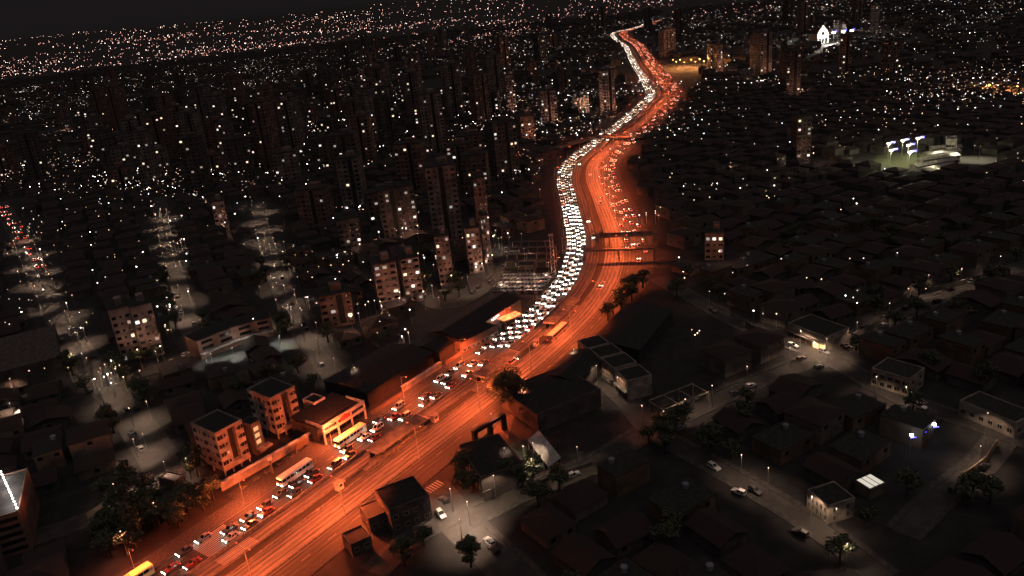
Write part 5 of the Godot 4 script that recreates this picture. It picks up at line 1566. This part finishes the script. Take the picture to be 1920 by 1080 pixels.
	for v in 3:
		var far := ArrayMesh.new()
		var pm: Material = mats[["paint_white", "paint_black", "paint_grey"][v]]
		for k in [[d.body, pm], [d.cabin_glass, mat("car_glass")], [d.roof, pm]]:
			far.add_surface_from_arrays(Mesh.PRIMITIVE_TRIANGLES, k[0].surface_get_arrays(0))
			far.surface_set_material(far.get_surface_count() - 1, k[1])
		var hl := Shape.new()
		var tl := Shape.new()
		for s in [-1.0, 1.0]:
			hl.box(Vector3(0.62 * s, 0.64, -d.l / 2 - 0.03), Vector3(0.42, 0.26, 0.06))
			tl.box(Vector3(0.66 * s, 0.76, d.l / 2 + 0.03), Vector3(0.38, 0.26, 0.06))
		hl.mesh(far)
		far.surface_set_material(3, glow("headlamp_far" + str(v), [Color(1.0, 0.9, 0.75), Color(1.0, 0.8, 0.55), Color(1.0, 0.66, 0.38)][v], [5.5, 2.2, 1.0][v]))
		tl.mesh(far)
		far.surface_set_material(4, glow("taillamp_far" + str(v), Color(1.0, [0.25, 0.07, 0.05][v], [0.15, 0.03, 0.02][v]), [1.6, 0.6, 0.4][v]))
		stuff("distant_traffic", far, sorted_rest[v], "far mass of %s cars with lit lamps along the upper avenue" % ["larger pale", "black", "grey"][v])
	# parked cars in the car park and in the side streets
	var pm := PackedVector2Array([Vector2(-9.6, -342.0), Vector2(12.3, -336.6), Vector2(-2.5, -366.4), Vector2(20.1, -360.4)])
	var n := 0
	for r in 9:
		for c in 14:
			if rng.randf() < 0.12:
				continue
			var f := Vector2((c + 0.5) / 14, (r + 0.5) / 9)
			var p := pm[0].lerp(pm[1], f.x).lerp(pm[2].lerp(pm[3], f.x), f.y)
			n += 1
			parked(p, 0.2 + PI * (r % 2), "in row %s, place %s of the car park" % [["one", "two", "three", "four", "five", "six", "seven", "eight", "nine"][r], ordinal(c + 1)])
	for k in [[Vector2(-3.1, -200.9), 0.9], [Vector2(-1.1, -199.5), 0.9], [Vector2(0.5, -200.8), 0.9], [Vector2(1.1, -196.8), 0.9], [Vector2(-24.5, -185.6), 0.6], [Vector2(-12.1, -166.0), 0.55], [Vector2(-11.0, -162.6), 0.55], [Vector2(46.8, -210.5), -1.0], [Vector2(54.3, -176.1), 0.7], [Vector2(63.7, -157.6), 0.7], [Vector2(-134.0, -241.9), 0.6], [Vector2(-116.7, -213.3), 0.6], [Vector2(-144.1, -260.6), 0.6], [Vector2(-166.2, -279.7), 0.6], [Vector2(-114.6, -210.1), 0.6], [Vector2(101.3, -240.5), -1.0], [Vector2(116.3, -252.1), -1.0], [Vector2(-96.1, -206.9), 0.5], [Vector2(-94.9, -208.1), 0.5], [Vector2(-92.8, -204.9), 0.5]]:
		parked(k[0], k[1], by_mark(k[0], "parked"))
	for c in range(1, corridors.size()):
		var pts: PackedVector2Array = corridors[c][0]
		for m in range(1, pts.size() - 1):
			for s in [-1.0, 1.0]:
				if rng.randf() > 0.15 or pts[m].length() > 420.0 or absf(nearest_path(pts[m])) < 34.0:
					continue
				var along_it := (pts[m + 1] - pts[m - 1]).normalized()
				var q: Vector2 = pts[m] + Vector2(-along_it.y, along_it.x) * s * (corridors[c][1] - 3.2)
				parked(q, atan2(-along_it.x, -along_it.y), by_mark(q, "parked"))
	# the queue of red lamps at the left edge
	for k in 14:
		var p := Vector2(-269.6, -447.0).lerp(Vector2(-423.2, -669.3), k / 14.0 + 0.01)
		for s in [-1.0, 1.0]:
			if rng.randf() < 0.25:
				continue
			put.call(Vector3(p.x + s * 2.0 + rng.randf_range(-0.9, 0.9), 0.08, p.y + rng.randf_range(-2.5, 2.5)), 0.62 + rng.randf_range(-0.08, 0.08), "in the left side street queue, %s row %s" % [ordinal(k + 1), "left" if s < 0 else "right"])


var parked_proto := {}


func parked(p: Vector2, yaw: float, tail: String) -> void:
	var kinds := [["white", Color(0.4, 0.4, 0.39)], ["silver", Color(0.16, 0.16, 0.165)], ["black", Color(0.015, 0.015, 0.016)], ["dark red", Color(0.03, 0.006, 0.006)]]
	var c: Array = kinds[rng.randi() % 4]
	if not parked_proto.has(c[0]):
		var d := car_shape("hatchback")
		var t := thing("parked_car", "", "parked car", Vector3(0, -80, 0), 0.0, "parked cars")
		t.set_meta("stem", "parked_car")
		var b := part(t, "body", d.body, paint("paint_" + c[0], c[1]))
		part(b, "cabin_glass", d.cabin_glass, mat("car_glass"))
		part(b, "roof", d.roof, paint("paint_" + c[0], c[1]))
		for s in [-1.0, 1.0]:
			for z in [-0.62, 0.62]:
				part(t, "wheel", meshes.wheel, mat("rubber"), Vector3(0.78 * s, 0.31, z * d.l / 2))
		parked_proto[c[0]] = t
	var src: Node3D = parked_proto[c[0]]
	var label := "%s parked car, %s" % [c[0], tail]
	if src.position.y < -10:
		src.position = v3(p, 0.1)
		src.rotation.y = yaw
		src.set_meta("label", label)
	else:
		copy_of(src, v3(p, 0.1), yaw, label)


# ---------------------------------------------------------------- lamps
func lamps() -> void:
	var s := 56.0
	var k := 0
	while s < 2500.0:
		k += 1
		if s < 640:
			avenue_lamp(s, 9.3, [-1.0, 1.0], 12.0, 262.0 * rng.randf_range(0.6, 1.25), "double-armed sodium lamp, %s from the bottom along the right divider" % ordinal(k))
			s += 31.0
		else:
			avenue_lamp(s, 9.3, [-1.0], 12.0, 450.0 * rng.randf_range(0.6, 1.3), "sodium lamp, %s from the bottom along the right divider" % ordinal(k))
			s += 46.0 if s < 1300 else 80.0
	s = 40.0
	k = 0
	while s < 1200.0:
		k += 1
		avenue_lamp(s, -21.2, [1.0], 9.0, 130.0 if s < 95.0 else 400.0 if s < 158 else 300.0 if s < 270 else 24.0 if s < 640 else 40.0, "single-armed sodium lamp, %s from the bottom along the left kerb" % ordinal(k))
		s += 34.0 if s < 640 else 70.0
	for q in [
		[Vector2(-17.1, -173.9), 85.0], [Vector2(-21.8, -180.4), 55.0], [Vector2(-18.9, -166.7), 50.0], [Vector2(-10.1, -184.5), 16.0], [Vector2(0.6, -190.8), 16.0], [Vector2(13.8, -194.6), 11.0], [Vector2(-1.4, -197.8), 24.0], [Vector2(1.5, -199.0), 12.0], [Vector2(-6.8, -197.7), 10.0],
		[Vector2(26.0, -244.2), 18.0], [Vector2(31.7, -234.1), 18.0], [Vector2(19.8, -258.8), 12.0], [Vector2(49.6, -215.4), 16.0], [Vector2(59.8, -222.2), 11.0], [Vector2(100.6, -255.8), 44.0], [Vector2(106.3, -247.0), 44.0],
		[Vector2(121.7, -257.7), 14.0], [Vector2(139.9, -271.4), 12.0], [Vector2(93.0, -273.5), 12.0], [Vector2(109.8, -217.5), 16.0], [Vector2(115.1, -209.6), 13.0], [Vector2(92.3, -243.4), 13.0], [Vector2(74.2, -232.7), 8.0], [Vector2(167.1, -295.0), 22.0], [Vector2(182.3, -298.2), 13.0],
		[Vector2(203.8, -307.5), 16.0], [Vector2(128.6, -190.9), 14.0], [Vector2(117.6, -175.7), 20.0], [Vector2(57.0, -182.6), 11.0], [Vector2(61.9, -175.5), 13.0], [Vector2(68.0, -161.9), 15.0], [Vector2(71.7, -156.4), 11.0],
		[Vector2(68.9, -143.9), 9.0], [Vector2(80.1, -300.9), 6.0], [Vector2(-153.8, -274.0), 16.0], [Vector2(-136.0, -247.6), 17.0], [Vector2(-123.4, -228.2), 15.0], [Vector2(-109.4, -209.2), 18.0], [Vector2(-192.9, -326.9), 14.0], [Vector2(-173.6, -296.4), 16.0], [Vector2(-162.7, -284.7), 20.0],
		[Vector2(-212.4, -357.1), 9.0], [Vector2(-259.9, -423.6), 20.0], [Vector2(-288.5, -467.3), 22.0], [Vector2(-166.7, -379.8), 14.0], [Vector2(-190.2, -437.0), 14.0], [Vector2(-153.8, -348.6), 12.0], [Vector2(-211.7, -485.2), 18.0], [Vector2(-244.5, -560.3), 12.0], [Vector2(-79.7, -293.3), 12.0],
		[Vector2(-69.1, -272.0), 11.0], [Vector2(-88.9, -308.6), 14.0], [Vector2(-122.6, -398.8), 12.0], [Vector2(-144.6, -462.8), 14.0], [Vector2(-101.0, -335.0), 12.0], [Vector2(-31.8, -341.3), 14.0], [Vector2(-20.0, -347.7), 20.0], [Vector2(-3.1, -406.0), 22.0], [Vector2(-10.8, -372.0), 18.0], [Vector2(-40.6, -355.6), 12.0], [Vector2(-49.5, -370.9), 12.0],
		[Vector2(-3.7, -350.2), 16.0], [Vector2(4.1, -355.3), 16.0], [Vector2(11.0, -343.2), 16.0], [Vector2(18.3, -357.1), 14.0], [Vector2(8.0, -382.8), 14.0], [Vector2(-120.4, -199.5), 12.0], [Vector2(-57.2, -322.5), 14.0], [Vector2(-42.6, -289.7), 14.0], [Vector2(-184.9, -260.9), 22.0], [Vector2(-197.2, -283.1), 10.0], [Vector2(-145.5, -296.0), 9.0],
		[Vector2(69.0, -823.7), 90.0], [Vector2(92.7, -837.6), 160.0], [Vector2(296.0, -1191.9), 300.0], [Vector2(308.1, -1178.2), 260.0], [Vector2(146.2, -462.8), 40.0], [Vector2(203.6, -529.4), 40.0], [Vector2(155.2, -526.4), 40.0],
	]:
		side_lamp(q[0], q[1] * (0.8 if nearest_path(q[0]) < 0.0 else 0.55), Color(1.0, 0.3, 0.1) if q[1] > 250 else WARM)
	for c in [6, 7, 8]:   # evenly spaced dim lamps make the left streets read as pale streaks
		var pts: PackedVector2Array = corridors[c][0]
		for i in range(2, pts.size() - 1, 4):
			if pts[i].length() < 640.0:
				var d := (pts[i + 1] - pts[i - 1]).normalized()
				side_lamp(pts[i] + Vector2(-d.y, d.x) * (corridors[c][1] - 1.2) * (1.0 if i % 8 == 2 else -1.0), 9.0 + pts[i].length() * 0.02)
	for q in [[Vector2(36.0, -214.2), 9.0], [Vector2(41.6, -209.3), 7.0], [Vector2(-104.1, -187.7), 10.0], [Vector2(-108.2, -176.0), 10.0], [Vector2(-10.4, -218.3), 8.0], [Vector2(0.4, -233.2), 12.0], [Vector2(-334.9, -532.4), 14.0]]:
		side_lamp(q[0], q[1], Color(1.0, 0.3, 0.17))


# ---------------------------------------------------------------- houses and trees
func houses_and_trees() -> void:
	var protos := []
	for k in 6:
		protos.append(make_house(k))
	var spots := []
	# right of the avenue the blocks lie along the side streets, left of it along the cross streets
	for side in 2:
		var o := Vector2(106.0, -250.1) if side == 0 else Vector2(-140.3, -299.8)
		var u := Vector2(0.857, -0.515) if side == 0 else Vector2(0.45, 0.89)
		var w := Vector2(-u.y, u.x)
		for i in range(-60, 61):
			for j in range(-60, 61):
				var p := o + u * (i * 14.5 + rng.randf_range(-2.6, 2.6)) + w * (j * 15.5 + rng.randf_range(-2.6, 2.6))
				var d := p.length()
				if p.y > -95 or d > 980.0 or absf(p.x) > 0.76 * -p.y + 25:
					continue
				var near_i := int(clampf((-p.y) / 4.0, 0, 0))
				var mid := nearest_path(p)
				if (side == 0) != (mid > 0.0):
					continue
				if not clear_of_roads(p, 7.5) or not clear_of_things(p, 7.0):
					continue
				spots.append([p, atan2(-u.y, u.x) + PI / 2 * (rng.randi() % 2) + rng.randf_range(-0.12, 0.12), rng.randi() % 6, d])
	spots.sort_custom(func(a, b): return a[3] < b[3])
	var single := spots.slice(0, 290)
	for q in sorted_by_mark(single):
		var src: Node3D = protos[q[2]]
		var label := "dark %s house, %s" % [ROOF_WORDS[q[2]], by_mark(q[0], "house")]
		if src.position.y < -10:
			src.position = v3(q[0])
			src.rotation.y = q[1]
			src.set_meta("label", label)
		else:
			copy_of(src, v3(q[0]), q[1], label)
	var far := ArrayMesh.new()
	Shape.new().box(Vector3(0, 2.4, 0), Vector3(10, 4.8, 11)).mesh(far)
	far.surface_set_material(0, mat("wall_grey"))
	Shape.new().hip(10, 11, 4.8, 1.6, 0.4).mesh(far)
	far.surface_set_material(1, mat("roof_tile"))
	var places := []
	for q in spots.slice(290):
		places.append(Transform3D(Basis(Vector3.UP, q[1]).scaled(Vector3(1, rng.randf_range(0.7, 1.5), 1)), v3(q[0])))
	for k in 5200:
		var d := sqrt(rng.randf_range(0.09, 1.0)) * 3200.0
		var a := rng.randf_range(-0.68, 0.68)
		var p := Vector2(sin(a) * d, -cos(a) * d)
		if d < 980 or not clear_of_roads_fast(p) or not clear_of_things(p, 4.0):
			continue
		places.append(Transform3D(Basis(Vector3.UP, rng.randf() * PI).scaled(Vector3(rng.randf_range(0.9, 2.2), rng.randf_range(0.7, 2.2), rng.randf_range(0.9, 1.8))), v3(p)))
	stuff("distant_roofs", far, places, "dark sea of low roofs out to the horizon")
	# trees
	var big := make_tree("big_tree", 7.0, 13.0, 3, mat("leaf_dark"), 2600)
	tag(big, "big dark leafy tree standing over the right pavement beside the middle bus stop", "tree")
	big.position = along(186.0, 17.5)
	var reds := make_tree("bare_shrub", 4.6, 5.5, 8, mat("leaf_dry"), 420)
	tag(reds, "thin reddish half-bare bush right behind the big tree", "bush")
	reds.position = v3(Vector2(2.7, -225.7))
	var trees := []
	for k in 4:
		trees.append(make_tree("leafy_tree", [3.4, 4.2, 2.8, 3.8][k], [7.0, 8.5, 5.5, 7.6][k], 20 + k, mat("leaf_dark") if k % 2 else mat("leaf_mid"), 700))
		trees[k].set_meta("group", "dark trees among the houses")
	var ts := []
	for q in [Vector2(40.8, -304.2), Vector2(45.1, -313.9), Vector2(49.8, -322.8), Vector2(54.2, -328.8), Vector2(58.2, -331.1), Vector2(37.7, -298.2), Vector2(44.5, -306.2), Vector2(50.8, -316.7), Vector2(-19.2, -196.3), Vector2(-17.7, -200.2), Vector2(-19.4, -191.1), Vector2(-16.8, -188.1), Vector2(-1.7, -190.7), Vector2(0.7, -192.9), Vector2(-6.2, -191.4), Vector2(70.4, -220.7), Vector2(132.9, -229.5), Vector2(162.7, -267.1), Vector2(-84.9, -277.7), Vector2(-75.7, -262.6), Vector2(-53.9, -294.9), Vector2(40.9, -202.4), Vector2(51.9, -196.1), Vector2(79.3, -157.6), Vector2(95.0, -168.1), Vector2(1.2, -177.8), Vector2(-33.0, -160.7), Vector2(-103.1, -262.2), Vector2(-94.5, -270.9), Vector2(80.4, -338.7), Vector2(85.2, -320.0)]:
		ts.append([q, 0.0])
	for k in 34:   # the scrubby slope at the lower left
		var p := Vector2(-115.1, -183.6).lerp(Vector2(-88.0, -191.2), rng.randf()) + Vector2(rng.randf_range(-4, 4), rng.randf_range(-9, 9))
		if nearest_path(p) < -29.0 and clear_of_things(p, 1.0):
			ts.append([p, 0.0])
	for c in range(1, corridors.size()):
		var pts: PackedVector2Array = corridors[c][0]
		for i in range(1, pts.size() - 1):
			for s in [-1.0, 1.0]:
				var d := (pts[i + 1] - pts[i - 1]).normalized()
				var q: Vector2 = pts[i] + Vector2(-d.y, d.x) * s * (corridors[c][1] + 1.0)
				if rng.randf() < 0.2 and q.length() < 460.0 and clear_of_things(q, 1.0) and absf(nearest_path(q)) > 32.0:
					ts.append([q, 0.0])
	for k in 40:
		var d := sqrt(rng.randf_range(0.12, 1.0)) * 420.0
		var a := rng.randf_range(-0.6, 0.62)
		var p := Vector2(sin(a) * d, -cos(a) * d)
		if clear_of_roads(p, 3.0) and clear_of_things(p, 2.0):
			ts.append([p, 0.0])
	for q in sorted_by_mark(ts):
		var i := rng.randi() % 4
		var src: Node3D = trees[i]
		var label := "%s tree, %s" % [["dark round", "tall dark", "small dark", "spreading dark"][i], by_mark(q[0], "tree")]
		if src.position.y < -10:
			src.position = v3(q[0])
			src.set_meta("label", label)
		else:
			copy_of(src, v3(q[0]), rng.randf() * TAU, label)


func nearest_path(p: Vector2) -> float:   # signed distance from the avenue's middle, right positive
	var best := 0
	var bd := 1e9
	for i in range(0, path_p.size(), 6):
		var d := path_p[i].distance_squared_to(p)
		if d < bd:
			bd = d
			best = i
	var t := path_t[best]
	return (p - path_p[best]).dot(Vector2(-t.y, t.x))


func clear_of_roads_fast(p: Vector2) -> bool:
	return absf(nearest_path(p)) > 38.0


# ---------------------------------------------------------------- the city's lights
func hill(p: Vector2) -> float:
	return 112.0 * smoothstep(4200.0, 11500.0, p.length()) * (0.8 + 0.35 * sin(p.x * 0.0011 + 0.7) * cos(p.y * 0.0007))


func lamp_ball(r: float, m: Material) -> ArrayMesh:
	var a := Shape.new().lathe([[0.0, -r], [r, 0.0], [0.0, r]], 4).mesh()
	a.surface_set_material(0, m)
	return a


func city_lights() -> void:
	var f := FastNoiseLite.new()
	f.seed = 11
	f.frequency = 0.0045
	# rising ground far out, under the carpet of lights
	var sh := Shape.new()
	for i in 20:
		for j in 40:
			var q := []
			for k in [[0, 0], [0, 1], [1, 1], [1, 0]]:
				var d: float = 4200.0 + (i + k[0]) * 500.0
				var a: float = -0.9 + (j + k[1]) * 0.045
				var p := Vector2(sin(a) * d, -cos(a) * d)
				q.append(v3(p, hill(p) - 1.0))
			sh.quad(q[0], q[1], q[2], q[3])
	struct("hills", sh.mesh(), mat("earth"))
	# the nearer lamps: single things, in short rows along the streets
	var tints := [["white", Color(1, 0.9, 0.8), 4.5], ["dim white", Color(1, 0.85, 0.75), 0.5], ["cool white", Color(0.85, 0.95, 1.0), 2.4], ["warm", Color(1, 0.68, 0.38), 1.0], ["pinkish", Color(1, 0.55, 0.45), 0.6], ["dim amber", Color(1, 0.6, 0.3), 0.3]]
	var pts := []
	var rest := [[], [], [], [], [], []]
	var n := 0
	for k in [[Vector2(-163.4, -284.9), 9, 9.0], [Vector2(-154.8, -277.3), 5, 8.0], [Vector2(-163.5, -351.1), 9, 14.0], [Vector2(-152.4, -324.0), 8, 8.0], [Vector2(-196.6, -334.7), 5, 9.0], [Vector2(-98.2, -334.3), 7, 9.0], [Vector2(-137.5, -449.9), 7, 16.0], [Vector2(-38.7, -390.4), 10, 14.0], [Vector2(-2.9, -413.6), 9, 12.0], [Vector2(-63.8, -338.0), 5, 7.0],
		[Vector2(149.9, -660.6), 6, 22.0], [Vector2(151.4, -474.2), 8, 22.0], [Vector2(150.8, -438.1), 5, 12.0], [Vector2(126.2, -484.9), 5, 14.0], [Vector2(189.2, -407.1), 4, 16.0], [Vector2(131.1, -286.1), 3, 4.0], [Vector2(63.0, -267.1), 4, 5.0], [Vector2(222.2, -649.4), 6, 30.0], [Vector2(-197.0, -469.4), 7, 8.0], [Vector2(-302.1, -613.0), 7, 22.0], [Vector2(-334.0, -551.3), 7, 10.0], [Vector2(9.3, -558.7), 9, 16.0], [Vector2(23.9, -578.4), 6, 16.0], [Vector2(79.6, -428.2), 6, 8.0]]:
		for m in k[1]:
			pts.append([k[0] + Vector2(rng.randfn(), rng.randfn()) * k[2] * 0.5, k[0].length()])
	while n < 10000:
		var d := sqrt(rng.randf_range(0.03, 1.0)) * 2600.0
		if n % 3 == 0:
			d = 290.0 + rng.randf() * 700.0
		var a := rng.randf_range(-0.6, 0.6)
		var p := Vector2(sin(a) * d, -cos(a) * d)
		n += 1
		if f.get_noise_2d(p.x, p.y) < rng.randf_range(-0.25, 0.42) or absf(nearest_path(p)) < 32.0 or not clear_of_things(p, 0.0):
			continue
		if d < 640.0:
			if pts.size() < 292 and (a < 0.05 or rng.randf() < 0.55):
				pts.append([p, d])
				continue
			if rng.randf() < (0.5 if a < 0.05 else 0.8):
				continue
		var run := 1 if rng.randf() < 0.4 or d < 640.0 else rng.randi_range(2, 6)
		var dir := Vector2.from_angle([0.9, -0.65, 0.2][rng.randi() % 3] + rng.randf_range(-0.1, 0.1)) * rng.randf_range(12, 30)
		var tone: int = [0, 1, 1, 2, 3, 4, 5, 3, 4, 5][rng.randi() % 10]
		for k in run:
			var e := p + dir * k + Vector2(rng.randf_range(-2, 2), rng.randf_range(-2, 2))
			rest[tone if rng.randf() < 0.8 else rng.randi() % 6].append(Transform3D(Basis().scaled(Vector3.ONE * rng.randf_range(0.5, 1.0)), v3(e, rng.randf_range(4, 12))))
	var globes := []
	for i in 6:
		var t := thing("yard_lamp", "", "lamp", Vector3(0, -90, 0), 0.0, "scattered lamps among the dark houses")
		t.set_meta("stem", "yard_lamp")
		part(t, "post", Shape.new().bar(Vector3.ZERO, Vector3(0, 6.2, 0), 0.12).mesh(), mat("lamp_steel"))
		part(t, "lamp_globe", Shape.new().lathe([[0.06, 6.1], [0.25, 6.3], [0.2, 6.5], [0.0, 6.6]], 6).mesh(), glow("yard_" + tints[i][0], tints[i][1], tints[i][2]))
		globes.append(t)
	for q in sorted_by_mark(pts):
		var i: int = [0, 1, 1, 2, 3, 3, 4, 5, 5][rng.randi() % 9]
		var src: Node3D = globes[i]
		var label := "%s lamp on a post, %s" % [tints[i][0], by_mark(q[0], "yard")]
		if src.position.y < -10:
			src.position = v3(q[0])
			src.set_meta("label", label)
		else:
			copy_of(src, v3(q[0]), rng.randf() * TAU, label)
	for i in 6:
		stuff("distant_lamps", lamp_ball(0.33, glow("far_" + str(i), tints[i][1], tints[i][2] * 1.15)), rest[i], "scattered lamps of the city beyond the near blocks, tone %s" % tints[i][0])
	# the dense carpet of lights towards the horizon
	var g := FastNoiseLite.new()
	g.seed = 4
	g.frequency = 0.0009
	var far := [[], [], [], []]
	for k in 7000:
		var a := rng.randf_range(-0.62, 0.62)
		var near := 3150.0 if a < -0.13 else 2300.0
		var th := rng.randf_range(130.0 / 11800.0, 130.0 / near)
		var d := 130.0 / th
		var p := Vector2(sin(a) * d, -cos(a) * d)
		if g.get_noise_2d(p.x, p.y) < rng.randf_range(-0.3, 0.3):
			continue
		if a > 0.05 and rng.randf() < 0.55:
			continue
		far[rng.randi() % 4].append(Transform3D(Basis().scaled(Vector3.ONE * rng.randf_range(0.5, 1.1) * d / 3500.0), v3(p, hill(p) + rng.randf_range(5, 16))))
	for i in 4:
		stuff("horizon_lamps", lamp_ball(0.8, glow("horizon_" + str(i), [Color(1, 0.74, 0.62), Color(1, 0.52, 0.4), Color(1, 0.36, 0.26), Color(1, 0.5, 0.4)][i], [4.0, 2.6, 2.0, 1.2][i])), far[i], "carpet of tiny city lights towards the horizon, tone %s" % ["pale", "pink", "red", "dim pink"][i])
